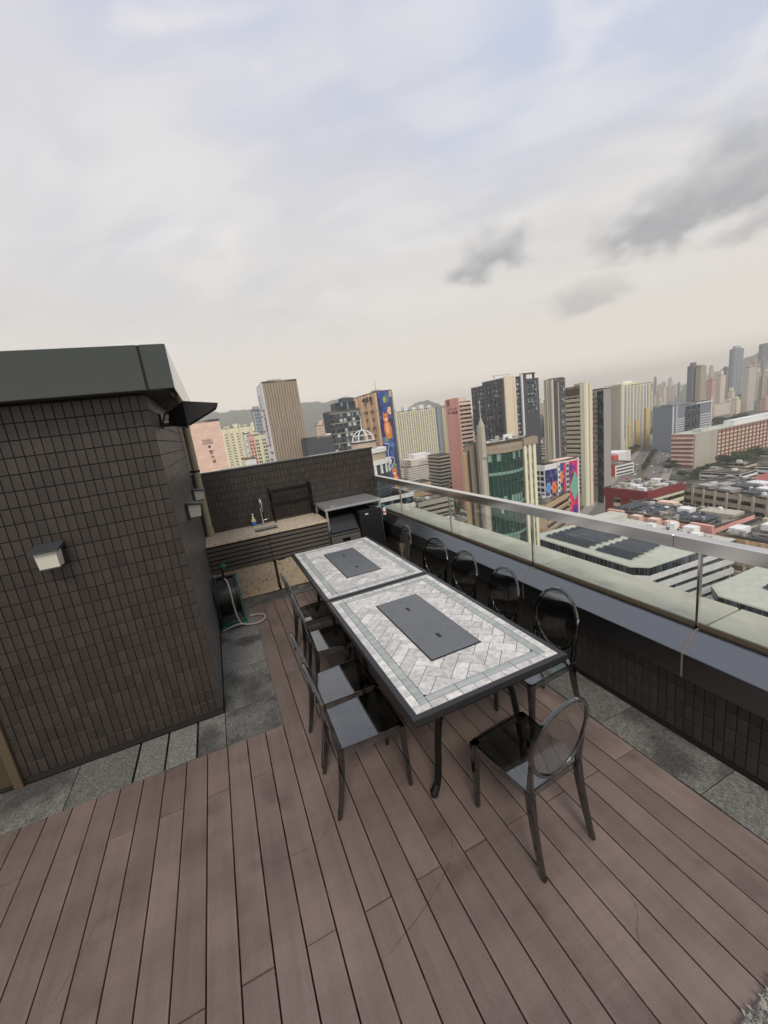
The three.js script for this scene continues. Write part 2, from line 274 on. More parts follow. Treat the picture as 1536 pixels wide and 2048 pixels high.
{
  const pav = new THREE.Group(); pav.name = 'pavement'; pav.userData.kind = 'structure'; scene.add(pav);
  const slab = (x0, x1, z0, z1, mi, y = 0.002) => mesh('paving_slab', new MB(r0() * 5, r0() * 5).cbox(x0 + 0.0025, x1 - 0.0025, -0.06, y, z0 + 0.0025, z1 - 0.0025, 0.002), slabMats[mi], pav);
  // along the front of the stair house, gully slabs between with open slots
  slab(-5, -2.55, -3.31, -2.9, 0); slab(-2.55, -1.93, -3.31, -2.9, 1); slab(-1.93, -1.36, -3.31, -2.9, 0); slab(-1.36, -0.965, -3.31, -2.9, 1);
  slab(-0.955, -0.765, -3.31, -2.9, 0); slab(-0.755, -0.552, -3.31, -2.9, 2); slab(-0.542, -0.34, -3.31, -2.9, 0);
  mesh('gully_edge', new MB().box(-0.965, -0.34, -0.06, 0.001, -2.903, -2.9), slabMats[1], pav);
  // beside the house
  for (const [a, b, mi] of [[-3.3, -2.9, 1], [-3.94, -3.3, 0], [-4.58, -3.94, 2], [-5.2, -4.58, 2], [-5.42, -5.2, 0]]) slab(-0.34, 0.083, a, b, mi);
  // foot of the counter and strip along the parapet
  for (const [a, b, mi] of [[-0.34, 0.1, 0], [0.1, 0.74, 1], [0.74, 1.38, 1], [1.38, 2.05, 1]]) slab(a, b, -5.72, -5.42, mi);
  for (let z = -5.72 + 0.31, i = 0; z < 3; z += 0.62, i++) slab(2.055, 2.37, z, Math.min(z + 0.62, 2.9), [0, 2, 1, 0][(i + 1) % 4]);
}

// ---------------------------------------------------------------- stair house with tiled walls, metal fascia, door
const TP = 0.0545, TH = 0.1055;
function tileGeo(w = TP - 0.0052, h = TH - 0.006) { return [0, 1, 2].map((i) => new MB(i * 0.21, i * 0.33).cbox(-w / 2, w / 2, -h / 2, h / 2, -0.008, 0, 0.0009).build()); }
const TG = tileGeo();
function inView(p, margin = 1.02) { const v = new THREE.Vector3(...p).project(camera); return v.z < 1 && Math.abs(v.x) < margin && Math.abs(v.y) < margin; }
// lays tiles over spots; the 300 that show largest are parts, the others one mass
function tileWall(parent, spots, turn, seed, mats = tileMats) {
  const rr = rng(seed), q = new THREE.Quaternion().setFromEuler(new THREE.Euler(0, turn, 0)), nrm = new THREE.Vector3(Math.sin(turn), 0, Math.cos(turn));
  const s = spots.map((p) => { const d = new THREE.Vector3(...p).sub(EYE), L = d.length(); return { p, size: inView(p) ? Math.abs(d.dot(nrm)) / (L * L * L) : 0, m: Math.floor(rr() * 4), g: Math.floor(rr() * 3), a: (rr() - 0.5) * 0.012, b: (rr() - 0.5) * 0.012, o: (rr() - 0.5) * 0.0012 }; });
  s.sort((a, b) => b.size - a.size);
  const rest = [[], [], [], []];
  s.forEach((t, i) => {
    const e = new THREE.Quaternion().setFromEuler(new THREE.Euler(t.a, t.b, 0)), qq = q.clone().multiply(e), pos = new THREE.Vector3(...t.p).addScaledVector(nrm, t.o);
    if (i < 300 && t.size > 0) { const o = mesh('tile', TG[t.g], mats[t.m], parent); o.position.copy(pos); o.quaternion.copy(qq); }
    else { const g = TG[t.g].clone().applyMatrix4(new THREE.Matrix4().compose(pos, qq, new THREE.Vector3(1, 1, 1))); rest[t.m].push(g); }
  });
  rest.forEach((l, i) => { if (l.length) stuff(mesh('tiles', mergeGeometries(l), mats[i], parent)); });
}
{
  const h = thing('stair_house', 'dark brown tiled stair house with grey metal roof fascia', 'rooftop house');
  mesh('wall', new MB().box(-6, -0.348, 0.0, 2.72, -7.1, -3.318), M.grout, h);
  const front = [], side = [], rows = Math.floor(2.6 / TH) + 1;
  for (let j = 0; j < rows; j++) for (let i = 0; i < 76; i++) { const x = -0.34 - TP * (i + 0.5), y = 2.585 - TH * (j + 0.5); if (y < 0.03) continue; if (x < -1.69 && x > -2.66 && y < 2.15) continue; front.push([x, y, -3.31]); }
  for (let j = 0; j < rows; j++) for (let i = 0; i < 69; i++) { const y = 2.585 - TH * (j + 0.5), z = -3.313 - TP * (i + 0.5); if (y > 0.03) side.push([-0.34, y, z]); }
  tileWall(h, front, 0, 21); 
  const sideGroup = new THREE.Group(); sideGroup.name = 'side_wall'; h.add(sideGroup); tileWall(sideGroup, side, Math.PI / 2, 22);
  // roof fascia: folded metal, overhanging 0.2 m
  const F = (name, a, b, y0, y1, z0, z1, m) => mesh(name, new MB().cbox(a, b, y0, y1, z0, z1, 0.004), m, h);
  F('fascia_panel', -2.6, -0.305, 2.588, 2.868, -3.16, -3.11, M.fascia); F('fascia_panel', -6, -2.61, 2.588, 2.868, -3.16, -3.11, M.fascia);
  F('fascia_panel', -0.293, -0.14, 2.588, 2.868, -3.16, -3.11, M.fascia);
  mesh('fascia_seam', new MB().box(-0.306, -0.292, 2.59, 2.866, -3.15, -3.118), M.fasciaSeam, h);
  for (let z = -3.162; z > -7.3; z -= 1.4) F('fascia_panel', -0.19, -0.14, 2.588, 2.868, Math.max(z - 1.39, -7.3), z, M.fascia);
  mesh('soffit', new MB().box(-6, -0.19, 2.595, 2.61, -7.3, -3.16), M.soffit, h);
  mesh('roof', new MB().box(-6, -0.15, 2.72, 2.862, -7.29, -3.12), M.soffit, h);
  // door at the far end of the front wall
  const d = mesh('door', new MB().cbox(-2.6, -1.752, 0.03, 2.08, -3.335, -3.312, 0.004), M.door, h);
  mesh('door_frame', new MB().cbox(-1.75, -1.695, 0.0, 2.14, -3.34, -3.285, 0.004).cbox(-2.66, -2.602, 0.0, 2.14, -3.34, -3.285, 0.004).cbox(-2.602, -1.75, 2.085, 2.14, -3.34, -3.285, 0.004), M.bronze, h);
  mesh('handle', new MB().rod([-2.5, 1.0, -3.30], [-2.5, 1.0, -3.26], 0.012).rod([-2.5, 1.0, -3.265], [-2.38, 1.0, -3.265], 0.01), M.chrome, d);
}
// wall lamps: slanted hood, back plate, opal box
function wallLamp(label, pos, turn) {
  const t = thing('wall_lamp', label, 'wall lamp', pos, turn, 'wall lamps on the stair house');
  mesh('back_plate', new MB().cbox(-0.05, 0.05, -0.085, 0.075, 0, 0.022, 0.003), M.lampGrey, t);
  const P = (x, y, z) => [x, y, z];
  const hood = new MB(); for (const s of [1]) { const a = 0.082, b = 0.15; hood.loft([[P(-a, 0.066, 0.0), P(a, 0.066, 0.0), P(a, 0.05, b), P(-a, 0.05, b)].reverse(), [P(-a, 0.09, 0.0), P(a, 0.09, 0.0), P(a, 0.062, b), P(-a, 0.062, b)].reverse()]); }
  mesh('hood', hood, M.lampGrey, t);
  mesh('diffuser', new MB().loft([[P(-0.055, -0.06, 0.024), P(-0.055, -0.06, 0.115), P(0.055, -0.06, 0.115), P(0.055, -0.06, 0.024)], [P(-0.06, 0.06, 0.024), P(-0.06, 0.053, 0.128), P(0.06, 0.053, 0.128), P(0.06, 0.06, 0.024)]]), M.lampWhite, t);
  mesh('base_rim', new MB().cbox(-0.06, 0.06, -0.07, -0.0605, 0.022, 0.12, 0.002), M.lampGrey, t);
  return t;
}
wallLamp('opal box wall lamp on the front wall beside the door', [-1.12, 1.6, -3.306], 0);
wallLamp('opal box wall lamp on the narrow side wall, nearer the corner', [-0.336, 1.59, -4.28], Math.PI / 2);
wallLamp('opal box wall lamp on the narrow side wall, beside the drain pipe', [-0.336, 1.57, -5.72], Math.PI / 2);
{ // floodlight with long visor
  const t = thing('floodlight', 'black visored floodlight under the roof fascia corner', 'floodlight', [-0.336, 2.43, -3.9], Math.PI / 2);
  mesh('wall_plate', new MB().cbox(-0.05, 0.05, -0.06, 0.06, 0, 0.012, 0.003), M.blackPlastic, t);
  mesh('bracket', new MB().cbox(-0.025, 0.025, -0.05, -0.02, 0.01, 0.07, 0.003).rod([-0.04, 0.0, 0.075], [0.04, 0.0, 0.075], 0.018), M.blackPlastic, t);
  mesh('cable', new MB().tube([[-0.03, -0.03, 0.012], [-0.035, 0.02, 0.03], [-0.03, 0.06, 0.05], [-0.02, 0.05, 0.08], [0, 0.02, 0.1]], 0.007, 24, 6), M.blackPlastic, t);
  const P = (x, y, z) => [x, y, z];
  mesh('housing', new MB().loft([[P(-0.1, -0.045, 0.06), P(0.1, -0.045, 0.06), P(0.1, 0.06, 0.08), P(-0.1, 0.06, 0.08)].reverse(), [P(-0.15, -0.075, 0.2), P(0.15, -0.075, 0.2), P(0.15, 0.13, 0.2), P(-0.15, 0.13, 0.2)].reverse()].reverse()), M.blackPlastic, t);
  mesh('visor', new MB().loft([[P(-0.155, 0.115, 0.2), P(0.155, 0.115, 0.2), P(0.155, 0.132, 0.2), P(-0.155, 0.132, 0.2)].reverse(), [P(-0.16, 0.075, 0.46), P(0.16, 0.075, 0.46), P(0.16, 0.09, 0.465), P(-0.16, 0.09, 0.465)].reverse()].reverse())
    .loft([[P(-0.155, -0.06, 0.2), P(-0.148, -0.06, 0.2), P(-0.148, 0.12, 0.2), P(-0.155, 0.12, 0.2)].reverse(), [P(-0.16, 0.06, 0.45), P(-0.153, 0.06, 0.45), P(-0.153, 0.08, 0.46), P(-0.16, 0.08, 0.46)].reverse()].reverse())
    .loft([[P(0.148, -0.06, 0.2), P(0.155, -0.06, 0.2), P(0.155, 0.12, 0.2), P(0.148, 0.12, 0.2)].reverse(), [P(0.153, 0.06, 0.45), P(0.16, 0.06, 0.45), P(0.16, 0.08, 0.46), P(0.153, 0.08, 0.46)].reverse()].reverse()), M.blackPlastic, t);
  mesh('glass', new MB().box(-0.135, 0.135, -0.06, 0.115, 0.202, 0.206), M.display, t);
}
{ // rain pipe
  const t = thing('drain_pipe', 'beige drain pipe running down to the stone counter', 'drain pipe', [-0.265, 0.872, -6.36]);
  mesh('pipe', new MB().rod([0, 0, 0], [0, 1.95, 0], 0.05, 0.05, 20), M.pipe, t);
  mesh('socket', new MB().rod([0, 0, 0], [0, 0.1, 0], 0.058, 0.058, 20).rod([0, 0.1, 0], [0, 0.115, 0], 0.062, 0.058, 20), M.pipe, t);
  for (const y of [0.95, 1.6]) mesh('clamp', new MB().rod([0, y, 0], [0, y + 0.03, 0], 0.055, 0.055, 20).box(-0.075, -0.04, y, y + 0.03, -0.01, 0.01), M.fasciaSeam, t);
}

// ---------------------------------------------------------------- back wall
{
  const w = thing('back_wall', 'low dark tiled end wall with thin metal coping behind the counter', 'wall');
  mesh('wall', new MB().box(-0.335, 2.492, 0, 1.765, -6.68, -6.488), M.grout, w);
  mesh('coping', new MB().cbox(-0.335, 2.515, 1.765, 1.79, -6.7, -6.462, 0.004), M.fascia, w);
  const sp = []; for (let j = 0; j < 16; j++) for (let i = 0; i < 52; i++) { const x = 2.5 - TP * (i + 0.5), y = 1.762 - TH * (j + 0.5); if (x > -0.33 && y > 0.06) sp.push([x, y, -6.48]); }
  tileWall(w, sp, 0, 23);
  const end = []; for (let j = 0; j < 16; j++) for (let i = 0; i < 3; i++) end.push([2.5, 1.762 - TH * (j + 0.5), -6.492 - 0.0315 - 0.06 * i]);
  const eg = new THREE.Group(); eg.name = 'wall_end'; w.add(eg); tileWall(eg, end, Math.PI / 2, 24);
}

// ---------------------------------------------------------------- parapet with metal coping, glass balustrade
{
  const p = thing('parapet', 'low dark tiled parapet with sloped grey metal coping along the terrace edge', 'parapet');
  const Z0 = -6.48, Z1 = 3.2;
  mesh('wall', new MB().box(2.378, 2.9, 0, 0.6, Z0, Z1), M.grout, p);
  const sp = []; for (let j = 0; j < 5; j++) for (let i = 0; i < 172; i++) { const z = 2.9 - TP * (i + 0.5), y = 0.462 - TH * (j + 0.5); if (y > 0.0 && z > Z0) sp.push([2.37, y, z]); }
  tileWall(p, sp, -Math.PI / 2, 25);
  const joints = [3.2, 1.40, 0.02, -1.352, -2.71, -4.09, -5.47, Z0], g = 0.007;
  for (let i = 0; i < joints.length - 1; i++) {
    const a = joints[i] - g, b = joints[i + 1] + g, P = (x, y, z) => [x, y, z], L = (x, y) => [P(x, y, a), P(x, y, b)];
    const sec = [[2.33, 0.462], [2.33, 0.617], [2.332, 0.621], [2.441, 0.729], [2.446, 0.732], [2.497, 0.733], [2.497, 0.462]];
    mesh('coping_fascia', new MB().poly([[2.33, 0.462, b], [2.33, 0.462, a], [2.33, 0.617, a], [2.33, 0.617, b]]).box(2.331, 2.38, 0.455, 0.463, b, a), M.coping, p);
    const cp = new MB(); for (let k = 1; k < 3; k++) { const [x, y] = sec[k], [u, v] = sec[k + 1]; cp.poly([[x, y, b], [x, y, a], [u, v, a], [u, v, b]]); }
    mesh('coping_panel', cp, M.coping, p);
    const cr = new MB(); for (let k = 3; k < 5; k++) { const [x, y] = sec[k], [u, v] = sec[k + 1]; cr.poly([[x, y, b], [x, y, a], [u, v, a], [u, v, b]]); }
    mesh('coping_rim', cr, M.coping, p);
    if (i) { const z = joints[i], sl = new MB(); const q = [[2.329, 0.46], [2.329, 0.6175], [2.3315, 0.6225], [2.44, 0.73], [2.497, 0.7345]]; for (let k = 0; k < 4; k++) sl.poly([[q[k][0] + 0.003, q[k][1] - 0.002, z - g], [q[k][0] + 0.003, q[k][1] - 0.002, z + g], [q[k + 1][0] + 0.003, q[k + 1][1] - 0.002, z + g], [q[k + 1][0] + 0.003, q[k + 1][1] - 0.002, z - g]]); mesh('sealant_joint', sl, M.sealant, p); }
  }
  // outer ledge beyond the glass
  for (let i = 0; i < joints.length - 1; i++) mesh('ledge_slab', new MB(i * 0.37, i * 0.2).cbox(2.499, 2.91, 0.6, 0.733, joints[i + 1] + 0.006, joints[i] - 0.006, 0.006), M.ledge, p);
}
{
  const b = thing('glass_balustrade', 'frameless glass balustrade with flat steel handrail above the parapet', 'balustrade', [2.49, 0.733, 0]);
  const zs = [3.2, 1.40, 0.02, -1.365, -2.73, -4.1, -5.5, -6.45];
  for (let i = 0; i < zs.length - 1; i++) mesh('glass_pane', new MB().box(-0.006, 0.006, -0.01, 0.49, zs[i + 1] + 0.008, zs[i] - 0.008), M.glassPane, b);
  for (let i = 1; i < zs.length - 1; i++) mesh('post', new MB().cbox(-0.012, 0.012, 0, 0.488, zs[i] - 0.0075, zs[i] + 0.0075, 0.001), M.rail, b);
  mesh('base_channel', new MB().cbox(-0.012, -0.0065, 0, 0.02, -6.45, 3.2, 0.001).cbox(0.0065, 0.03, 0, 0.02, -6.45, 3.2, 0.001), M.bronze, b);
  const cuts = [3.2, -1.5, -6.475]; for (let i = 0; i < 2; i++) mesh('handrail', new MB(0, i * 0.3).cbox(-0.036, 0.036, 0.488, 0.571, cuts[i + 1] + 0.001, cuts[i] - 0.001, 0.003), M.rail, b);
}

// ---------------------------------------------------------------- outdoor kitchen
function extrudeXZ(shape, y0, y1, bev = 0) {   // shape in (x, -z)
  const g = new THREE.ExtrudeGeometry(shape, { depth: y1 - y0 - 2 * bev, bevelEnabled: bev > 0, bevelThickness: bev, bevelSize: bev, bevelOffset: -bev, bevelSegments: 2, curveSegments: 24 });
  g.translate(0, 0, bev); g.rotateX(-Math.PI / 2); g.translate(0, y0, 0); return g;
}
const rectShape = (x0, x1, a, b) => { const s = new THREE.Shape(); s.moveTo(x0, a); s.lineTo(x1, a); s.lineTo(x1, b); s.lineTo(x0, b); s.closePath(); return s; };
{
  const c = thing('kitchen_counter', 'granite topped outdoor counter with louvred front and sink', 'counter');
  const s = rectShape(-0.335, 1.365, 5.755, 6.476); const hole = new THREE.Path(); hole.moveTo(0.34, 5.93); hole.lineTo(0.34, 6.25); hole.lineTo(0.665, 6.25); hole.lineTo(0.665, 5.93); hole.closePath(); s.holes.push(hole);
  mesh('countertop', extrudeXZ(s, 0.838, 0.87, 0.003), M.granite, c);
  const sink = mesh('sink', new MB().box(0.336, 0.669, 0.68, 0.839, 5.926 * -1 - 0.328, -5.926, 'y').poly([[0.342, 0.7, -5.932], [0.663, 0.7, -5.932], [0.663, 0.7, -6.248], [0.342, 0.7, -6.248]])
    .poly([[0.342, 0.7, -6.248], [0.663, 0.7, -6.248], [0.665, 0.866, -6.25], [0.34, 0.866, -6.25]]).poly([[0.342, 0.7, -5.932], [0.342, 0.7, -6.248], [0.34, 0.866, -6.25], [0.34, 0.866, -5.93]])
    .poly([[0.663, 0.7, -6.248], [0.663, 0.7, -5.932], [0.665, 0.866, -5.93], [0.665, 0.866, -6.25]]).poly([[0.663, 0.7, -5.932], [0.342, 0.7, -5.932], [0.34, 0.866, -5.93], [0.665, 0.866, -5.93]]), M.steel, c);
  mesh('drain', new MB().rod([0.5, 0.7, -6.09], [0.5, 0.704, -6.09], 0.03, 0.03, 20), M.display, sink);
  mesh('overflow', new MB().box(0.485, 0.497, 0.81, 0.822, -6.248, -6.245).box(0.505, 0.517, 0.81, 0.822, -6.248, -6.245), M.display, sink);
  mesh('cabinet_body', new MB().box(-0.33, 1.355, 0.02, 0.83, -6.47, -5.86), M.slat, c);
  for (const [a, b] of [[-0.332, 0.49], [0.5, 1.36]]) for (let i = 0; i < 6; i++) {
    const y = 0.826 - 0.0625 * (i + 1), P = (x) => [[x, y, -5.772], [x, y + 0.006, -5.766], [x, y + 0.03, -5.774], [x, y + 0.047, -5.784], [x, y + 0.049, -5.8], [x, y, -5.8]];
    mesh('slat', new MB().loft([P(a), P(b)]), M.slat, c);
  }
  for (const x of [-0.22, 0.47, 1.24]) mesh('slat_batten', new MB().box(x, x + 0.04, 0.46, 0.826, -5.815, -5.796), M.blackRough, c);
  mesh('plinth_panel', new MB(0.1, 0.2).cbox(-0.335, 0.495, 0.0, 0.445, -5.83, -5.79, 0.003), M.graniteRough, c);
  mesh('plinth_panel', new MB(0.4, 0.1).cbox(1.31, 1.36, 0.0, 0.445, -5.83, -5.79, 0.003), M.graniteRough, c);
  mesh('plinth_step', new MB(0.3, 0.6).cbox(-0.335, 0.5, 0.003, 0.03, -5.79, -5.735, 0.003), M.graniteRough, c);
  const ap = mesh('access_panel', new MB(0.7, 0.3).cbox(0.53, 1.3, -0.43, 0, -0.03, 0, 0.003), M.graniteRough, c, [0, 0.438, -5.772]); ap.rotation.x = -0.12; tag(ap, 'loose granite panel standing slightly open');
  mesh('hinge', new MB().box(0.56, 0.66, -0.008, 0.012, -0.04, 0.004).box(1.14, 1.24, -0.008, 0.012, -0.04, 0.004), M.blackRough, ap);
}
{
  const f = thing('kitchen_tap', 'tall chrome gooseneck tap behind the counter sink', 'tap', [0.5, 0.87, -6.34]);
  mesh('base', new MB().rod([0, 0, 0], [0, 0.05, 0], 0.026, 0.022, 20).rod([0, 0.05, 0], [0, 0.12, 0], 0.018, 0.016, 20), M.chrome, f);
  mesh('spout', new MB().tube([[0, 0.11, 0], [0, 0.3, 0], [0.0, 0.39, 0.02], [0.005, 0.435, 0.07], [0.01, 0.41, 0.13], [0.012, 0.33, 0.15], [0.012, 0.24, 0.152]], 0.0125, 60, 12), M.chrome, f);
  mesh('lever', new MB().rod([0.012, 0.075, 0.0], [0.085, 0.085, 0.012], 0.008, 0.006, 12), M.chrome, f);
}
{
  const b = thing('soap_bottle', 'pump soap bottle with green and blue label beside the sink', 'soap bottle', [0.37, 0.87, -6.34]);
  const lathe = (pts) => new THREE.LatheGeometry(pts.map(([x, y]) => new THREE.Vector2(x, y)), 24);
  mesh('bottle', lathe([[0, 0], [0.034, 0], [0.038, 0.006], [0.038, 0.095], [0.03, 0.118], [0.014, 0.128], [0.014, 0.14]]), phys({ color: new THREE.Color(0.55, 0.66, 0.3), roughness: 0.25, transmission: 0.2 }), b);
  mesh('label', lathe([[0.0386, 0.02], [0.0386, 0.085]]), std(srgb3(70, 96, 170), 0.5), b);
  mesh('pump', new MB().rod([0, 0.138, 0], [0, 0.16, 0], 0.016, 0.016, 16).rod([0, 0.16, 0], [0, 0.195, 0], 0.006, 0.006, 10).rod([0, 0.197, 0], [0, 0.205, 0], 0.014, 0.014, 14).rod([0, 0.2, 0], [0.01, 0.195, 0.04], 0.006, 0.005, 10), M.white, b);
}
{ // black two tier wire rack standing over the counter
  const t = thing('dish_rack', 'black two tier wire rack standing on the counter', 'rack', [1.005, 0.872, -6.4]);
  const X = 0.315, Zd = 0.07, Hh = 0.525;
  for (const [x, z] of [[-X, Zd], [X, Zd], [-X, -Zd], [X, -Zd]]) { const p = mesh('post', new MB().rod([x, 0, z], [x, Hh, z], 0.012, 0.012, 12), M.blackPaint, t); mesh('cap', new MB().rod([x, Hh, z], [x, Hh + 0.012, z], 0.015, 0.012, 12), M.blackPlastic, p); mesh('collar', new MB().rod([x, 0.25, z], [x, 0.29, z], 0.016, 0.016, 12).rod([x, 0.47, z], [x, 0.51, z], 0.016, 0.016, 12), M.blackPlastic, p); }
  for (const y of [0.265, 0.49]) {
    const m = new MB(); for (const z of [-Zd, Zd]) m.rod([-X, y, z], [X, y, z], 0.006, 0.006, 8).rod([-X, y - 0.03, z], [X, y - 0.03, z], 0.005, 0.005, 8); for (const x of [-X, X]) m.rod([x, y, -Zd], [x, y, Zd], 0.006, 0.006, 8);
    for (let i = 1; i < 24; i++) { const x = -X + 2 * X * i / 24; m.rod([x, y + 0.003, -Zd], [x, y + 0.003, Zd], 0.0025, 0.0025, 6); }
    mesh('wire_shelf', m, M.blackPaint, t);
  }
  const bk = new MB(); for (let i = 0; i <= 30; i++) { const x = -X + 2 * X * i / 30; bk.rod([x, 0.03, -Zd], [x, 0.49, -Zd], 0.0022, 0.0022, 6); } mesh('back_grid', bk, M.blackPaint, t);
}
{
  const t = thing('steel_table', 'stainless steel work table standing over the ice maker', 'work table', [1.81, 0, -6.1]);
  const X = 0.46, Zd = 0.35;
  mesh('table_top', new MB().cbox(-X, X, 0.995, 1.03, -Zd, Zd, 0.003), M.steel, t);
  mesh('sticker', new MB().box(-0.33, -0.25, 1.0302, 1.0312, 0.2, 0.225), M.white, t);
  for (const [x, z] of [[-1, 1], [1, 1], [-1, -1], [1, -1]]) { const l = mesh('leg', new MB().rod([x * (X - 0.03), 0.03, z * (Zd - 0.03)], [x * (X - 0.03), 0.995, z * (Zd - 0.03)], 0.019, 0.019, 16), M.steel, t); mesh('foot', new MB().rod([x * (X - 0.03), 0, z * (Zd - 0.03)], [x * (X - 0.03), 0.03, z * (Zd - 0.03)], 0.022, 0.02, 14), M.blackPlastic, l); }
}
{
  const t = thing('ice_maker', 'black and grey ice maker with sloped lid beside the counter', 'ice maker', [1.6, 0, -6.0]);
  const S = (x) => [[x, 0.03, 0.3], [x, 0.61, 0.3], [x, 0.635, 0.285], [x, 0.86, 0.07], [x, 0.88, 0.04], [x, 0.88, -0.42], [x, 0.03, -0.42]];
  mesh('cabinet', new MB().loft([S(-0.235), S(0.235)].reverse()), M.blackPlastic, t);
  mesh('lid', new MB().loft([[[-0.215, 0.648, 0.283], [0.215, 0.648, 0.283], [0.215, 0.85, 0.089], [-0.215, 0.85, 0.089]].reverse(), [[-0.21, 0.662, 0.293], [0.21, 0.662, 0.293], [0.21, 0.858, 0.104], [-0.21, 0.858, 0.104]].reverse()].reverse()), M.iceLid, t);
  const f = mesh('front_panel', new MB().cbox(-0.232, 0.232, 0.05, 0.595, 0.301, 0.318, 0.004), M.iceGrey, t);
  mesh('display', new MB().box(-0.06, 0.06, 0.505, 0.555, 0.3185, 0.321), M.display, f);
  mesh('feet', new MB().box(-0.2, -0.15, 0, 0.03, 0.2, 0.25).box(0.15, 0.2, 0, 0.03, 0.2, 0.25).box(-0.2, -0.15, 0, 0.03, -0.38, -0.33).box(0.15, 0.2, 0, 0.03, -0.38, -0.33), M.blackRough, t);
}
{
  const t = thing('black_fridge', 'black upright fridge beneath the steel table', 'fridge', [2.045, 0, -6.06]);
  mesh('cabinet', new MB().cbox(-0.185, 0.185, 0.02, 0.9, -0.34, 0.3, 0.006), M.blackRough, t);
  const d = mesh('door', new MB().cbox(-0.185, 0.185, 0.03, 0.895, 0.304, 0.35, 0.006), M.blackRough, t);
  mesh('badge', new MB().box(-0.09, -0.04, 0.83, 0.85, 0.351, 0.353), M.white, d);
  mesh('hinge', new MB().cbox(0.12, 0.18, 0.9, 0.915, 0.2, 0.34, 0.003), M.steel, d);
  mesh('top_tray', new MB().cbox(0.02, 0.17, 0.901, 0.935, 0.02, 0.28, 0.003), M.iceLid, t);
}
{
  const b = thing('spray_bottle', 'blue capped white spray bottle hanging at the steel table leg', 'bottle', [2.292, 0.76, -5.745]);
  const lathe = (pts) => new THREE.LatheGeometry(pts.map(([x, y]) => new THREE.Vector2(x, y)), 20);
  mesh('bottle', lathe([[0, 0], [0.024, 0], [0.026, 0.005], [0.026, 0.1], [0.012, 0.12]]), M.white, b);
  mesh('label', lathe([[0.0265, 0.03], [0.0265, 0.06]]), std(srgb3(196, 98, 60), 0.5), b);
  mesh('cap', new MB().rod([0, 0.12, 0], [0, 0.155, 0], 0.016, 0.018, 16).rod([0, 0.15, 0], [-0.02, 0.155, 0.03], 0.008, 0.007, 10).tube([[0, 0.15, 0], [-0.015, 0.165, -0.005], [-0.03, 0.15, -0.006]], 0.004, 12, 6), std(srgb3(60, 140, 170), 0.4), b);
}
{ // hose reel
  const t = thing('hose_reel', 'black garden hose reel with teal frame by the house wall', 'hose reel', [-0.165, 0.004, -5.13]);
  const circ = (x, r, n = 40) => Array.from({ length: n + 1 }, (_, i) => [x, 0.335 + r * Math.cos(2 * Math.PI * i / n), r * Math.sin(2 * Math.PI * i / n)]);
  const cyl = (x0, x1, r, seg = 40) => { const g = new THREE.CylinderGeometry(r, r, x1 - x0, seg); g.rotateZ(Math.PI / 2); g.translate((x0 + x1) / 2, 0.335, 0); return g; };
  mesh('drum', new MB().add(cyl(-0.1, 0.09, 0.232)), M.blackPlastic, t);
  for (const x of [-0.125, 0.098]) { const s = new MB(); const sh = new THREE.Shape(); sh.absarc(0, 0, 0.25, 0, Math.PI * 2); const hl = new THREE.Path(); hl.absarc(0, 0, 0.05, 0, Math.PI * 2, true); sh.holes.push(hl); const g = new THREE.ExtrudeGeometry(sh, { depth: 0.018, bevelEnabled: true, bevelThickness: 0.004, bevelSize: 0.004, bevelSegments: 2, curveSegments: 40 }); g.rotateY(Math.PI / 2); g.translate(x, 0.335, 0); s.add(g); mesh('side_disc', s, M.blackPlastic, t); }
  const fr = (x) => new MB().tube([[x, 0.02, 0.235], [x, 0.14, 0.245], [x, 0.335, 0.255], [x, 0.5, 0.2], [x, 0.585, 0.06], [x, 0.58, -0.06], [x, 0.5, -0.19], [x, 0.3, -0.24], [x, 0.02, -0.2]], 0.0085, 60, 8);
  mesh('frame', fr(0.135), M.teal, t); mesh('frame', fr(-0.145), M.blackPlastic, t);
  mesh('base', new MB().cbox(-0.15, 0.145, 0.0, 0.035, 0.215, 0.255, 0.006).cbox(-0.15, -0.115, 0.0, 0.035, 0.1, 0.215, 0.006).cbox(0.11, 0.145, 0.0, 0.035, -0.22, 0.215, 0.006).cbox(-0.15, 0.145, 0.0, 0.035, 0.1, 0.13, 0.006).cbox(-0.15, 0.145, 0.0, 0.03, -0.22, -0.19, 0.006), M.teal, t);
  mesh('top_handle', new MB().rod([-0.145, 0.585, 0], [0.135, 0.585, 0], 0.016, 0.016, 14), M.blackPlastic, t);
  const n = mesh('nozzle', new MB().rod([-0.02, 0.585, 0], [-0.005, 0.68, 0.01], 0.016, 0.013, 14), M.blackPlastic, t);
  mesh('nozzle_head', new MB().rod([-0.005, 0.68, 0.01], [0.005, 0.715, 0.015], 0.016, 0.03, 16).rod([0.005, 0.715, 0.015], [0.01, 0.735, 0.02], 0.032, 0.03, 16).rod([0.01, 0.735, 0.02], [0.014, 0.75, 0.022], 0.022, 0.018, 16), M.teal, n);
  mesh('hose', new MB().tube([[-0.01, 0.57, 0.03], [0.015, 0.55, 0.12], [0.03, 0.44, 0.235], [0.035, 0.28, 0.262], [0.05, 0.13, 0.27], [0.08, 0.045, 0.275], [0.15, 0.022, 0.3], [0.27, 0.014, 0.31], [0.35, 0.014, 0.24], [0.35, 0.014, 0.13], [0.28, 0.014, 0.06], [0.19, 0.016, 0.06]], 0.0105, 140, 10).tube([[-0.14, 0.02, 0.285], [-0.06, 0.04, 0.29], [0.04, 0.05, 0.285], [0.13, 0.03, 0.29]], 0.0105, 50, 10), M.hose, t);
}

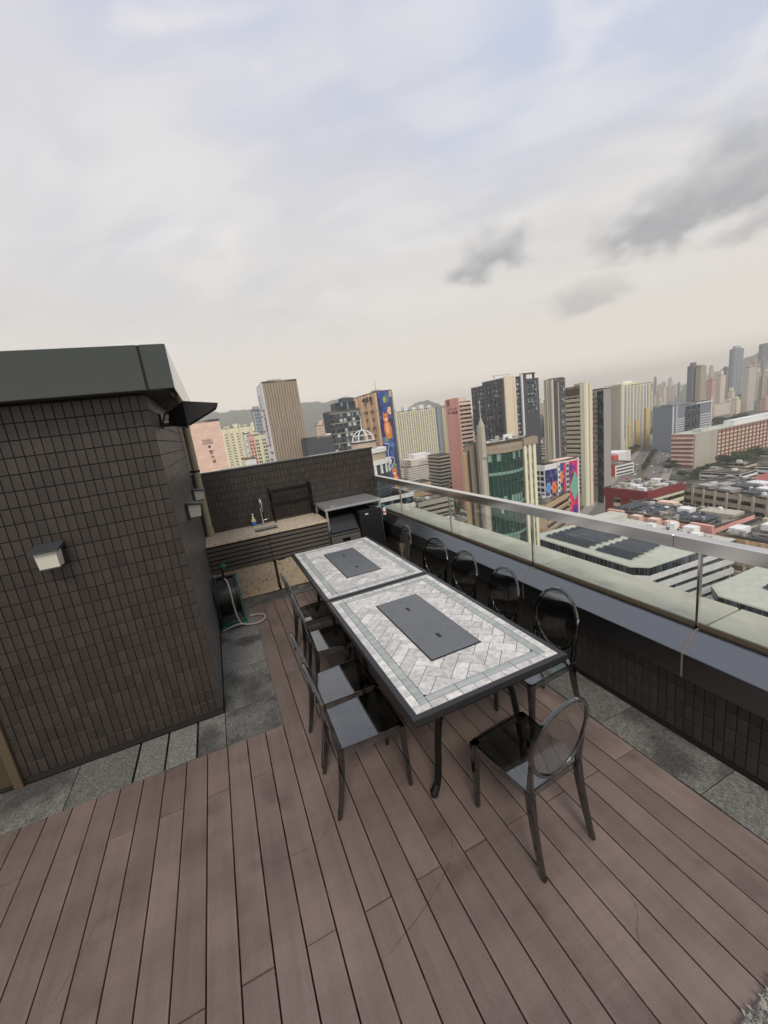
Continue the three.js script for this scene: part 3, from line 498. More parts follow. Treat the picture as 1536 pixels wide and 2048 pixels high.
// ---------------------------------------------------------------- dining tables with tiled tops
function clip(poly, nx, nz, d) { const out = []; for (let i = 0; i < poly.length; i++) { const a = poly[i], b = poly[(i + 1) % poly.length], da = a[0] * nx + a[1] * nz - d, db = b[0] * nx + b[1] * nz - d; if (da <= 0) out.push(a); if (da * db < 0) { const t = da / (da - db); out.push([a[0] + t * (b[0] - a[0]), a[1] + t * (b[1] - a[1])]); } } return out; }
const tLid = tex(512, 0.328 * Math.SQRT2, (u, v) => { // faint printed tile lines
  const s = 0.328 * Math.SQRT2, x = u * s, y = v * s, p = (x + y) / Math.SQRT2 / 0.082, q = (y - x) / Math.SQRT2 / 0.082, i = Math.floor(p), j = Math.floor(q), r = mod(i - j, 4); let fp = p - i, fq = q - j;
  let e = 1; if (r === 0) e = Math.min(fp, fq, 1 - fq); else if (r === 1) e = Math.min(1 - fp, fq, 1 - fq); else if (r === 3) e = Math.min(fq, fp, 1 - fp); else e = Math.min(1 - fq, fp, 1 - fp);
  return scale3(c255(104, 107, 111), 0.97 + 0.07 * step(0.05, 0.015, e) + 0.1 * (fbm(u * 8, v * 8, 151, 4, 8) - 0.5));
});
M.lid = std([1, 1, 1], 0.34, 0.15, { map: tLid });
function makeTable() {
  const t = thing('dining_table', 'mosaic tiled dining table nearer the single end chair', 'table', [1.15, 0, -2.405], 0, 'pair of tiled dining tables');
  const W = 0.51, L = 0.8225, T = 0.74, rr = rng(99);
  const fr = rectShape(-W, W, -L, L), ho = new THREE.Path(); ho.moveTo(-W + 0.035, -L + 0.035); ho.lineTo(-W + 0.035, L - 0.035); ho.lineTo(W - 0.035, L - 0.035); ho.lineTo(W - 0.035, -L + 0.035); ho.closePath(); fr.holes.push(ho);
  mesh('top_frame', extrudeXZ(fr, 0.7, T, 0.003), M.gun, t);
  mesh('frame_lip', new MB().cbox(-W + 0.006, W - 0.006, 0.688, 0.6995, -L + 0.006, L - 0.006, 0.002), M.blackPaint, t);
  mesh('tile_bed', new MB().box(-W + 0.034, W - 0.034, 0.7, T - 0.0035, -L + 0.034, L - 0.034), M.tableGrout, t);
  const tile = (poly, mats) => { if (poly.length > 2) mesh('tile', new MB(rr() * 3, rr() * 3).prism(poly, T - 0.006, T - 0.0008 + (rr() - 0.5) * 0.0006), mats[Math.floor(rr() * mats.length)], t); };
  const g = 0.0019, rect = (x0, x1, z0, z1, mats) => tile([[x0 + g, z0 + g], [x1 - g, z0 + g], [x1 - g, z1 - g], [x0 + g, z1 - g]], mats);
  const ring = (w, l, b, nx, nz, mats) => {   // corner pieces, then tiles along each side
    for (const sz of [-1, 1]) for (let i = 0; i < nx; i++) { const a = -w + 2 * w * i / nx, c = -w + 2 * w * (i + 1) / nx; rect(a, c, Math.min(sz * l, sz * (l - b)), Math.max(sz * l, sz * (l - b)), mats); }
    for (const sx of [-1, 1]) for (let i = 0; i < nz; i++) { const d = l - b, a = -d + 2 * d * i / nz, c = -d + 2 * d * (i + 1) / nz; rect(Math.min(sx * w, sx * (w - b)), Math.max(sx * w, sx * (w - b)), a, c, mats); }
  };
  ring(W - 0.035, L - 0.035, 0.05, 10, 15, marbleMats);
  { // blue grey band: square corners, long strips
    const w = W - 0.085, l = L - 0.085, b = 0.05; for (const sx of [-1, 1]) for (const sz of [-1, 1]) rect(Math.min(sx * w, sx * (w - b)), Math.max(sx * w, sx * (w - b)), Math.min(sz * l, sz * (l - b)), Math.max(sz * l, sz * (l - b)), slateMats);
    for (const sz of [-1, 1]) for (let i = 0; i < 4; i++) { const d = w - b; rect(-d + 2 * d * i / 4, -d + 2 * d * (i + 1) / 4, Math.min(sz * l, sz * (l - b)), Math.max(sz * l, sz * (l - b)), slateMats); }
    for (const sx of [-1, 1]) for (let i = 0; i < 7; i++) { const d = l - b; rect(Math.min(sx * w, sx * (w - b)), Math.max(sx * w, sx * (w - b)), -d + 2 * d * i / 7, -d + 2 * d * (i + 1) / 7, slateMats); }
  }
  const fx = W - 0.135 - g, fz = L - 0.135 - g, s = 0.082, c = Math.SQRT1_2, LX = 0.165, LZ = 0.44;
  for (let i = -20; i < 20; i++) for (let j = -20; j < 20; j++) {
    const r = mod(i - j, 4); if (r !== 0 && r !== 3) continue;
    const a = i * s + g, b = j * s + g, a1 = (i + (r === 0 ? 2 : 1)) * s - g, b1 = (j + (r === 0 ? 1 : 2)) * s - g;
    let p = [[a, b], [a1, b], [a1, b1], [a, b1]].map(([u, v]) => [(u - v) * c, (u + v) * c]);
    for (const [nx, nz, d] of [[1, 0, fx], [-1, 0, fx], [0, 1, fz], [0, -1, fz]]) p = clip(p, nx, nz, d);
    if (p.length < 3 || p.every(([x, z]) => Math.abs(x) < LX && Math.abs(z + 0.02) < LZ)) continue;
    let ar = 0; for (let k = 0; k < p.length; k++) { const q = p[(k + 1) % p.length]; ar += p[k][0] * q[1] - q[0] * p[k][1]; } if (Math.abs(ar) < 2e-4) continue;
    tile(p, marbleMats);
  }
  // steel lid over the burner with two finger slots
  const ls = rectShape(-0.178, 0.178, -0.43, 0.47); for (const q of [-0.21, 0.255]) { const h = new THREE.Path(); h.moveTo(-0.011, q - 0.03); h.lineTo(-0.011, q + 0.03); h.lineTo(0.011, q + 0.03); h.lineTo(0.011, q - 0.03); h.closePath(); ls.holes.push(h); }
  mesh('burner_lid', extrudeXZ(ls, T + 0.0015, T + 0.0055, 0.0008), M.lid, t);
  mesh('lid_seat', new MB().box(-0.186, 0.186, T - 0.001, T + 0.0012, -0.478, 0.438), M.gunDark, t);
  mesh('burner_box', new MB().cbox(-0.2, 0.2, 0.5, 0.688, -0.5, 0.46, 0.006), M.blackPaint, t);
  mesh('apron', new MB().box(-0.42, 0.42, 0.64, 0.688, -0.72, -0.69).box(-0.42, 0.42, 0.64, 0.688, 0.69, 0.72).box(-0.42, -0.39, 0.64, 0.688, -0.69, 0.69).box(0.39, 0.42, 0.64, 0.688, -0.69, 0.69), M.blackPaint, t);
  for (const sx of [-1, 1]) for (const sz of [-1, 1]) {
    const path = new THREE.CatmullRomCurve3([[0.06, 0.66], [0.16, 0.63], [0.245, 0.52], [0.283, 0.36], [0.3, 0.2], [0.322, 0.07], [0.356, 0.018]].map(([x, y]) => new THREE.Vector3(sx * x, y, sz * (0.6 + (0.66 - y) * 0.02)))), secs = [], n = 26;
    for (let i = 0; i <= n; i++) { const p = path.getPoint(i / n), tn = path.getTangent(i / n), w = i > 22 ? 0.026 : 0.022, d = i > 22 ? 0.02 : 0.019, nr = new THREE.Vector3(-tn.y, tn.x, 0).normalize(); const ringPts = []; for (let k = 0; k < 8; k++) { const a = Math.PI / 8 + k * Math.PI / 4; ringPts.push([p.x + nr.x * d * Math.cos(a) * 1.08, Math.max(0.001, p.y + nr.y * d * Math.cos(a) * 1.08), p.z + w * Math.sin(a) * 1.08]); } secs.push(sx > 0 ? ringPts : ringPts.reverse()); }
    const l = mesh('leg', smooth(new MB().loft(secs).build(), 0.6), M.blackPaint, t);
    mesh('foot', new MB().rod([sx * 0.352, 0, sz * 0.613], [sx * 0.352, 0.014, sz * 0.613], 0.024, 0.02, 14), M.blackPlastic, l);
  }
  return t;
}
const table0 = makeTable();
dup(table0, [1.15, 0, -4.07], 0, 'mosaic tiled dining table nearer the counter and ice maker');

// ---------------------------------------------------------------- smoky clear chairs, front towards -z
function rectSec(x, y, z, hx, hz, c = 0.004) { return [[x - hx + c, y, z + hz], [x + hx - c, y, z + hz], [x + hx, y, z + hz - c], [x + hx, y, z - hz + c], [x + hx - c, y, z - hz], [x - hx + c, y, z - hz], [x - hx, y, z - hz + c], [x - hx, y, z + hz - c]]; }
function makeChair(label) {
  const t = thing('ghost_chair', label, 'chair', [0, 0, 0], 0, 'smoky clear chairs round the tables'), m = M.smoke;
  const lean = (y) => 0.178 + 0.12 * Math.max(0, y - 0.45) + 0.1 * Math.max(0, y - 0.45) ** 2;
  const curve = (x, y) => lean(y) - 0.35 * (x * x) + 0.004;
  for (const s of [-1, 1]) {
    mesh('front_leg', new MB().loft([rectSec(s * 0.183, 0, -0.222, 0.0125, 0.0125), rectSec(s * 0.181, 0.2, -0.217, 0.016, 0.016), rectSec(s * 0.178, 0.437, -0.208, 0.021, 0.021)]), m, t);
    const rl = []; for (let i = 0; i <= 12; i++) { const y = 0.437 * i / 12, k = 1 - i / 12; rl.push(rectSec(s * (0.163 + 0.014 * k), y, 0.166 + 0.071 * Math.pow(k, 1.5), 0.012 + 0.005 * (1 - k), 0.0125 + 0.009 * (1 - k))); }
    mesh('rear_leg', smooth(new MB().loft(rl).build(), 0.4), m, t);
    const st = []; for (let i = 0; i <= 8; i++) { const y = 0.438 + 0.2 * i / 8; st.push(rectSec(s * (0.165 + 0.012 * i / 8), y, lean(y) - 0.008, 0.012 - 0.0035 * i / 8, 0.016 - 0.007 * i / 8, 0.003)); }
    mesh('stile', smooth(new MB().loft(st).build(), 0.4), m, t);
  }
  const ss = new THREE.Shape(); ss.moveTo(-0.155, -0.175); ss.lineTo(0.155, -0.175); ss.quadraticCurveTo(0.176, -0.175, 0.178, -0.155); ss.lineTo(0.194, 0.2); ss.quadraticCurveTo(0.194, 0.222, 0.172, 0.225); ss.quadraticCurveTo(0, 0.238, -0.172, 0.225); ss.quadraticCurveTo(-0.194, 0.222, -0.194, 0.2); ss.lineTo(-0.178, -0.155); ss.quadraticCurveTo(-0.176, -0.175, -0.155, -0.175);
  mesh('seat', extrudeXZ(ss, 0.4375, 0.447, 0.002), m, t);
  mesh('seat_rail', new MB().cbox(-0.155, 0.155, 0.395, 0.436, -0.222, -0.212, 0.002), m, t); mesh('seat_rail', new MB().cbox(-0.145, 0.145, 0.395, 0.436, 0.158, 0.168, 0.002), m, t);
  for (const s of [-1, 1]) mesh('seat_rail', new MB().loft([[[s * 0.182, 0.395, -0.186], [s * 0.19, 0.395, -0.186], [s * 0.19, 0.436, -0.186], [s * 0.182, 0.436, -0.186]], [[s * 0.166, 0.395, 0.14], [s * 0.174, 0.395, 0.14], [s * 0.174, 0.436, 0.14], [s * 0.166, 0.436, 0.14]]].map((q) => (s > 0 ? q : q.slice().reverse()))), m, t);
  // oval back: bent disc with a thicker rim
  const A = 0.183, Bh = 0.212, YC = 0.685, disc = new THREE.Shape(); disc.absellipse(0, 0, A - 0.012, Bh - 0.012, 0, Math.PI * 2);
  const n = 40, secs = []; const panel = new MB();
  const ringAt = (k, off) => Array.from({ length: n }, (_, i) => { const a = 2 * Math.PI * i / n, x = (A - 0.0125) * k * Math.cos(a), y = YC + (Bh - 0.0125) * k * Math.sin(a); return [x, y, curve(x, y) + off]; });
  for (const [off, flip] of [[0.0025, false], [-0.0025, true]]) { const rings = [1, 0.75, 0.5, 0.25].map((k) => ringAt(k, off)); for (let q = 0; q < 3; q++) for (let i = 0; i < n; i++) { const f = [rings[q][i], rings[q][(i + 1) % n], rings[q + 1][(i + 1) % n], rings[q + 1][i]]; panel.poly(flip ? f.reverse() : f); } panel.poly(flip ? rings[3].slice().reverse() : rings[3]); }
  { const a = ringAt(1, 0.0025), b = ringAt(1, -0.0025); for (let i = 0; i < n; i++) panel.poly([a[(i + 1) % n], a[i], b[i], b[(i + 1) % n]]); }
  mesh('back_panel', smooth(panel.build(), 0.5), m, t);
  for (let i = 0; i <= 56; i++) { const a = 2 * Math.PI * i / 56, ca = Math.cos(a), sa = Math.sin(a), rp = (dr, dz) => { const x = (A + dr) * ca, y = YC + (Bh + dr) * sa; return [x, y, curve(x, y) + dz]; }; secs.push([rp(-0.012, -0.007), rp(-0.009, -0.0095), rp(0.006, -0.0095), rp(0.009, -0.006), rp(0.009, 0.006), rp(0.006, 0.0095), rp(-0.009, 0.0095), rp(-0.012, 0.007)]); }
  mesh('back_rim', smooth(new MB().loft(secs.map((q) => q.slice().reverse()), false).build(), 0.5), m, t);
  return t;
}
{
  const N = 'smoky clear oval back chair ';
  const spots = [
    [[1.18, 0, -1.405], 0.082, N + 'alone at the near short end of the table'],
    [[0.485, 0, -2.11], -Math.PI / 2, N + 'on the house side, first from the end chair'],
    [[0.49, 0, -2.53], -Math.PI / 2 + 0.02, N + 'on the house side, second from the end chair'],
    [[0.62, 0, -3.17], -Math.PI / 2 - 0.04, N + 'on the house side, third from the end chair'],
    [[0.625, 0, -3.77], -Math.PI / 2 + 0.05, N + 'on the house side, fourth from the end chair'],
    [[1.775, 0, -1.98], Math.PI / 2 + 0.02, N + 'on the glass side, first from the end chair'],
    [[1.77, 0, -2.54], Math.PI / 2 - 0.03, N + 'on the glass side, second from the end chair'],
    [[1.77, 0, -3.09], Math.PI / 2 + 0.05, N + 'on the glass side, third from the end chair'],
    [[1.78, 0, -3.62], Math.PI / 2 + 0.22, N + 'on the glass side, fourth from the end chair'],
    [[1.76, 0, -4.39], Math.PI / 2 - 0.05, N + 'on the glass side, fifth from the end chair'],
  ];
  const first = makeChair(spots[0][2]); first.position.set(...spots[0][0]); first.rotation.y = spots[0][1];
  for (const [p, a, l] of spots.slice(1)) dup(first, p, a, l);
}
{ // shaggy grey mat in the corner
  const t = thing('shaggy_mat', 'pale grey shaggy mat lying on the deck corner', 'mat', [1.57, 0.002, -0.2], 0.02);
  mesh('backing', new MB().cbox(-0.33, 0.33, 0, 0.012, -0.31, 0.31, 0.004), std(srgb3(150, 148, 140), 0.95), t);
  const rr = rng(5), mb = new MB();
  for (let i = 0; i < 5200; i++) { const x = (rr() - 0.5) * 0.66, z = (rr() - 0.5) * 0.62, a = rr() * 6.283, h = 0.018 + rr() * 0.016, lx = Math.cos(a) * 0.018, lz = Math.sin(a) * 0.018, w = 0.0022, px = -Math.sin(a) * w, pz = Math.cos(a) * w; mb.poly([[x - px, 0.01, z - pz], [x + px, 0.01, z + pz], [x + px * 0.8 + lx * 0.4, h, z + pz * 0.8 + lz * 0.4], [x + lx, h * 0.8, z + lz]]); }
  stuff(mesh('pile', mb, std(srgb3(176, 175, 168), 0.95), t));
}
// ---------------------------------------------------------------- ground, road, hills
const GY = -90;
{
  const m = new MB().box(-2500, 6500, GY - 1, GY, -5500, 1500, 'Y'); struct('ground', m, std([1, 1, 1], 0.95, 0, { map: tGround }));
}
const wallMat = (r, g, b, k = 1) => { const c = srgb3(r, g, b), l = (c[0] + c[1] + c[2]) / 3; return std(c.map((v) => Math.min(mix(v, l, 0.1) * 1.38 * k, 0.92)), 0.8, 0, { map: tWall }); };
const tWin = tex(256, 12, (u, v) => { const i = Math.floor(u * 8), j = Math.floor(v * 4), f = u * 8 - i, h = hash(i, j, 301), c = hash(i, j, 307); let k = 0.55 + 0.5 * h; if (c > 0.78) k = 1.5 + h; if (f < 0.07) return 0.62; return [k * 0.42, k * 0.42, k * 0.43]; });
const C = {
  roof: std([1, 1, 1], 0.9, 0, { map: tConc }), roofPale: std([1.25, 1.22, 1.15].map((v) => v * 0.8 + 0.2), 0.9, 0, { map: tConc }), glassDark: std(srgb3(92, 108, 118), 0.14, 0.25, { map: tWin, userData: { metric: true } }), glassBlue: std(srgb3(128, 150, 164), 0.14, 0.3, { map: tWin, userData: { metric: true } }), glassGreen: std(srgb3(58, 96, 86), 0.08, 0.4), glassPale: std(srgb3(134, 170, 156), 0.3, 0.1),
  winDark: std(srgb3(106, 98, 94), 0.22, 0.1, { map: tWin, userData: { metric: true } }), winGrey: std(srgb3(190, 194, 194), 0.22, 0.1, { map: tWin, userData: { metric: true } }), white: wallMat(226, 222, 212), cream: wallMat(228, 212, 184), pink: wallMat(230, 184, 166), pinkDeep: wallMat(220, 158, 146), taupe: wallMat(150, 136, 118), beige: wallMat(214, 198, 174), orange: wallMat(218, 176, 138), maroon: wallMat(122, 44, 46), brown: wallMat(188, 160, 126),
  grey: wallMat(150, 148, 144), greyDark: wallMat(92, 92, 94), slate: wallMat(72, 76, 82), blueGrey: wallMat(116, 124, 136), yellow: wallMat(210, 184, 112), yellowPale: wallMat(224, 212, 172), red: wallMat(196, 70, 56), blue: wallMat(58, 92, 160), sage: wallMat(180, 182, 170), concrete: wallMat(170, 164, 150), solar: std(srgb3(46, 52, 62), 0.25, 0.2), tan: wallMat(190, 168, 142), green: wallMat(110, 140, 70), metal: std(srgb3(190, 190, 190), 0.4, 0.6),
};
// facade print for towers too far off to tell the windows apart
function facade(n, cell, wall, win, fill, seed, rib) {
  const cv = document.createElement('canvas'); cv.width = cv.height = 256; const x = cv.getContext('2d'), rr = rng(seed), k = 256 / n;
  x.fillStyle = `rgb(${wall})`; x.fillRect(0, 0, 256, 256);
  for (let i = 0; i < n; i++) for (let j = 0; j < n; j++) { const v = 0.75 + rr() * 0.5; x.fillStyle = `rgb(${win.map((c) => Math.min(255, c * v) | 0)})`; x.fillRect(i * k + k * (1 - fill[0]) / 2, j * k + k * (1 - fill[1]) / 2, k * fill[0], k * fill[1]); if (rr() < 0.3) { x.fillStyle = `rgb(${wall.map((c) => c * 0.82 | 0)})`; x.fillRect(i * k + k * 0.1, j * k + k * 0.8, k * 0.3, k * 0.16); } }
  if (rib) { x.fillStyle = `rgb(${rib})`; for (let i = 0; i < n; i += 4) x.fillRect(i * k - k * 0.12, 0, k * 0.5, 256); }
  const t = new THREE.CanvasTexture(cv); t.colorSpace = THREE.SRGBColorSpace; t.wrapS = t.wrapT = THREE.RepeatWrapping; t.repeat.set(1 / (n * cell), 1 / (n * cell)); return std([1, 1, 1], 0.75, 0, { map: t });
}
const FM = [
  facade(8, 3, [232, 220, 190], [128, 122, 112], [0.5, 0.5], 1, [240, 232, 206]), facade(8, 3, [214, 206, 196], [110, 112, 114], [0.55, 0.5], 2), facade(8, 3.2, [206, 172, 156], [116, 104, 100], [0.5, 0.45], 3), facade(8, 3.4, [150, 158, 166], [92, 104, 116], [0.7, 0.55], 4, [176, 182, 186]),
  facade(8, 3, [224, 214, 200], [140, 132, 124], [0.6, 0.4], 5), facade(8, 3.1, [190, 178, 160], [100, 96, 92], [0.6, 0.5], 6), facade(8, 3.5, [118, 124, 130], [70, 80, 90], [0.8, 0.6], 7), facade(8, 3, [212, 190, 170], [124, 112, 104], [0.45, 0.5], 8, [226, 206, 186]),
];
// roof clutter: tanks, ducts, plant boxes, each a part
function clutter(t, x0, x1, z0, z1, y, n, seed) {
  const rr = rng(seed); for (let i = 0; i < n; i++) { const x = mix(x0, x1, rr()), z = mix(z0, z1, rr()), q = rr(), m = [C.white, C.grey, C.metal, C.concrete, C.greyDark][Math.floor(rr() * 5)]; if (q < 0.4) pb(t, 'roof_plant', m, x, x + 0.8 + rr() * 1.8, y, y + 0.6 + rr() * 1.2, z, z + 0.8 + rr() * 1.6); else if (q < 0.6) mesh('water_tank', new MB().rod([x, y, z], [x, y + 1.2 + rr(), z], 0.8, 0.8, 12), m, t); else if (q < 0.85) { const al = rr() < 0.5, L = 3 + rr() * 7; pb(t, 'duct', m, x, Math.min(x1, x + (al ? L : 0.5)), y + 0.2, y + 0.7, z, Math.min(z1, z + (al ? 0.5 : L))); } else pb(t, 'mast', C.grey, x, x + 0.12, y, y + 2 + rr() * 3, z, z + 0.12); }
}
const hill = (name, pts, D, depth, seed) => {       // pts: [bearing, rise per metre]
  const nx = 90, nz = 14, mb = new MB(), a0 = pts[0][0], a1 = pts[pts.length - 1][0], grid = [];
  for (let i = 0; i <= nx; i++) {
    const a = mix(a0, a1, i / nx); let k = 0; while (k < pts.length - 2 && pts[k + 1][0] < a) k++;
    const h = mix(pts[k][1], pts[k + 1][1], sm(clamp((a - pts[k][0]) / (pts[k + 1][0] - pts[k][0])))) * D + 2.2, row = [];
    for (let j = 0; j <= nz; j++) { const t = j / nz, d = D + (t - 0.6) * depth, prof = t < 0.6 ? sm(t / 0.6) : sm((1 - t) / 0.4), n = (fbm(i * 0.35, j * 0.45, seed, 4) - 0.5) * 0.55 * (t < 0.6 ? 1 - t / 0.6 : 0.2), y = GY - 5 + (h - GY + 5) * clamp(prof + n * prof) + (j === 8 ? (vnoise(i * 0.9, 3, seed) - 0.5) * 12 : 0); row.push([d * Math.sin(R(a)), Math.max(y, GY - 5), -d * Math.cos(R(a))]); }
    grid.push(row);
  }
  for (let i = 0; i < nx; i++) for (let j = 0; j < nz; j++) mb.poly([grid[i][j], grid[i + 1][j], grid[i + 1][j + 1], grid[i][j + 1]]);
  struct(name, smooth(mb.build(), 1.2), std([1, 1, 1], 0.95, 0, { map: tHill }));
};
hill('hill', [[-22, 0.03], [-14, 0.05], [-6, 0.05], [-0.35, 0.0551], [1.09, 0.0679], [1.83, 0.0643], [2.86, 0.0629], [3.62, 0.0668], [4.48, 0.0638], [6.1, 0.0638], [8.5, 0.055], [12.4, 0.0647], [14.1, 0.064], [15.6, 0.0582], [17, 0.0619], [18.7, 0.0665], [21, 0.05], [24.5, 0.02]], 3600, 1700, 71);
hill('hill_001', [[22, 0.005], [25.5, 0.016], [26.9, 0.0227], [28, 0.0308], [29.5, 0.0342], [30.5, 0.0267], [31.5, 0.0183], [33, 0.005]], 3300, 1100, 73);
hill('hill_002', [[58, -0.01], [61.7, 0.008], [62.5, 0.0127], [63.1, 0.0142], [64.2, 0.0259], [65.1, 0.0326], [65.7, 0.037], [68, 0.05], [74, 0.06], [82, 0.03]], 4200, 1600, 75);

// main road running away to the right, planted median, kerbs
const RD = { o: [250, -196], d: [0.871, -0.491], n: [0.491, 0.871] };   // origin, direction, right-hand normal
const rp = (s, t, y = 0) => [RD.o[0] + RD.d[0] * s + RD.n[0] * t, GY + y, RD.o[1] + RD.d[1] * s + RD.n[1] * t];
const strip = (s0, s1, t0, t1, y0, y1) => new MB().prism([rp(s0, t0), rp(s1, t0), rp(s1, t1), rp(s0, t1)].map((p) => [p[0], p[2]]), GY + y0, GY + y1);
struct('road', strip(0, 1900, -19, 19, -0.4, 0.05), std(srgb3(112, 110, 106), 0.9));
for (const t of [-26, 19]) struct('pavement', strip(0, 1900, t, t + 7, -0.4, 0.2), std(srgb3(150, 144, 136), 0.9));
struct('median', strip(60, 1900, -2.6, 2.6, -0.4, 0.22), std(srgb3(96, 92, 74), 0.95));
{ const m = new MB(); for (const t of [-8, -13.3, 8, 13.3]) for (let s = 60; s < 900; s += 12) { const q = [rp(s, t - 0.1), rp(s + 4, t - 0.1), rp(s + 4, t + 0.1), rp(s, t + 0.1)]; m.poly(q.map((p) => [p[0], GY + 0.056, p[2]]).reverse()); } const o = struct('road_marking', m, std(srgb3(214, 212, 204), 0.8)); }

// ---------------------------------------------------------------- towers
function tower(o) {  // x0..x1 and z0 (near) .. z1 (far) of the block, top; faces 'S' towards us along z, 'W' along x
  const base = o.base ?? GY, t = thing(o.name, o.label, o.cat ?? 'building', [o.x0, base, o.z0], o.turn ?? 0, o.group);
  const w = o.x1 - o.x0, d = o.z0 - o.z1, h = o.top - base; t.userData.dim = undefined; delete t.userData.dim;
  mesh('wall', new MB(o.ou ?? 0, 0).box(0, w, 0, h, -d, 0, 'xXzZ'), o.wall, t); mesh('roof', new MB().box(0, w, h - 0.5, h + 0.02, -d, 0, 'Y').box(0, w, h, h + 1, -0.4, 0).box(0, w, h, h + 1, -d, -d + 0.4).box(0, 0.4, h, h + 1, -d + 0.4, -0.4).box(w - 0.4, w, h, h + 1, -d + 0.4, -0.4), o.roof ?? C.roof, t);
  t.F = (face, name, mat, u0, u1, y0, y1, out = 0.25, inn = 0.1) => face === 'S' ? pb(t, name, mat, u0, u1, y0 - base, y1 - base, -inn, out) : face === 'E' ? pb(t, name, mat, w - inn, w + out, y0 - base, y1 - base, -u1, -u0) : pb(t, name, mat, -out, inn, y0 - base, y1 - base, -u1, -u0);
  t.top = (name, mat, x0, x1, z0, z1, hh) => pb(t, name, mat, x0, x1, h, h + hh, -z1, -z0);
  t.w = w; t.d = d; t.h = h; t.b = base; return t;
}
const clean = (t) => { for (const k of ['F', 'top', 'w', 'd', 'h', 'b']) delete t[k]; };
function many(t, face, name, mat, us, ys, wv, hv, out) { for (const y of ys) for (const u of us) t.F(face, name, mat, u, u + wv, y, y + hv, out); }
const rangeN = (a, s, n) => Array.from({ length: n }, (_, i) => a + s * i);
// windows too small to pick apart: one mass
function mass(t, face, name, mat, us, ys, wv, hv, out = 0.12) { const m = new MB(); for (const y of ys) for (const u of us) { const a = y - t.b, b = a + hv; if (face === 'S') m.box(u, u + wv, a, b, -0.05, out, 'xXyYZ'); else m.box(-out, 0.05, a, b, -u - wv, -u, 'xyYzZ'); } return stuff(mesh(name, m, mat, t)); }
// writing: strokes in a unit square, drawn as thin bars on the face
const GLYPH = {
  da: [[0.05, 0.62, 0.95, 0.62], [0.5, 0.95, 0.45, 0.6], [0.45, 0.6, 0.08, 0.05], [0.5, 0.6, 0.95, 0.05]],
  chang: [[0.25, 0.95, 0.75, 0.95], [0.25, 0.95, 0.25, 0.56], [0.75, 0.95, 0.75, 0.56], [0.25, 0.75, 0.75, 0.75], [0.25, 0.56, 0.75, 0.56], [0.15, 0.45, 0.85, 0.45], [0.15, 0.45, 0.15, 0.03], [0.85, 0.45, 0.85, 0.03], [0.15, 0.24, 0.85, 0.24], [0.15, 0.03, 0.85, 0.03]],
  ha: [[0.1, 0.93, 0.95, 0.93], [0.14, 0.93, 0.05, 0.05], [0.3, 0.8, 0.85, 0.8], [0.35, 0.68, 0.8, 0.68], [0.35, 0.56, 0.8, 0.56], [0.35, 0.68, 0.35, 0.42], [0.8, 0.68, 0.8, 0.42], [0.35, 0.42, 0.8, 0.42], [0.6, 0.36, 0.25, 0.05], [0.4, 0.25, 0.92, 0.03]],
  jung: [[0.15, 0.75, 0.85, 0.75], [0.15, 0.75, 0.15, 0.4], [0.85, 0.75, 0.85, 0.4], [0.15, 0.4, 0.85, 0.4], [0.5, 0.98, 0.5, 0.02]],
  gwok: [[0.08, 0.95, 0.92, 0.95], [0.08, 0.95, 0.08, 0.03], [0.92, 0.95, 0.92, 0.03], [0.08, 0.03, 0.92, 0.03], [0.25, 0.72, 0.75, 0.72], [0.28, 0.55, 0.5, 0.55], [0.28, 0.38, 0.5, 0.38], [0.6, 0.85, 0.78, 0.2], [0.25, 0.22, 0.6, 0.28]],
  waa: [[0.05, 0.85, 0.95, 0.85], [0.33, 0.97, 0.33, 0.75], [0.66, 0.97, 0.66, 0.75], [0.15, 0.66, 0.85, 0.66], [0.05, 0.5, 0.95, 0.5], [0.2, 0.35, 0.8, 0.35], [0.5, 0.75, 0.5, 0.02], [0.3, 0.66, 0.3, 0.35], [0.7, 0.66, 0.7, 0.35]],
  seoi: [[0.5, 0.97, 0.5, 0.05], [0.1, 0.65, 0.42, 0.65], [0.42, 0.65, 0.08, 0.15], [0.9, 0.8, 0.55, 0.55], [0.52, 0.55, 0.95, 0.1]],
};
function glyph(t, face, key, mat, u, y, s, out = 0.5, th = 0.1) {   // one written character as one part
  const m = new MB(), b = t.b; for (const [x0, y0, x1, y1] of GLYPH[key]) { const dx = x1 - x0, dy = y1 - y0, l = Math.hypot(dx, dy) || 1, nx = -dy / l * th / 2 * s, ny = dx / l * th / 2 * s; const q = [[u + x0 * s + nx, y + y0 * s + ny], [u + x1 * s + nx, y + y1 * s + ny], [u + x1 * s - nx, y + y1 * s - ny], [u + x0 * s - nx, y + y0 * s - ny]]; const p = face === 'S' ? q.map(([a, c]) => [a, c - b, out]) : q.map(([a, c]) => [-out, c - b, -t.wd + a]); m.poly(p); m.poly(p.slice().reverse().map((v) => (face === 'S' ? [v[0], v[1], out - 0.2] : [v[0] + 0.2, v[1], v[2]]))); }
  mesh('written_character', m, mat, t);
}
function lettering(t, text, font, css, u, y, w, h, out, face = 'S') {   // flat painted lettering with clear ground
  const cv = document.createElement('canvas'); cv.width = 512; cv.height = Math.max(32, Math.round(512 * h / w)); const x = cv.getContext('2d'); x.clearRect(0, 0, 512, cv.height); x.fillStyle = css; x.font = font; x.textAlign = 'center'; x.textBaseline = 'middle'; text.forEach((s, i) => x.fillText(s, 256, cv.height * (i + 0.5) / text.length));
  const tx = new THREE.CanvasTexture(cv); tx.colorSpace = THREE.SRGBColorSpace; const g = new THREE.PlaneGeometry(w, h); g.translate(u + w / 2, y - t.b + h / 2, out);
  mesh('lettering', g, new THREE.MeshStandardMaterial({ map: tx, alphaTest: 0.5, roughness: 0.6 }), t);
}
const rc = rng(1234);

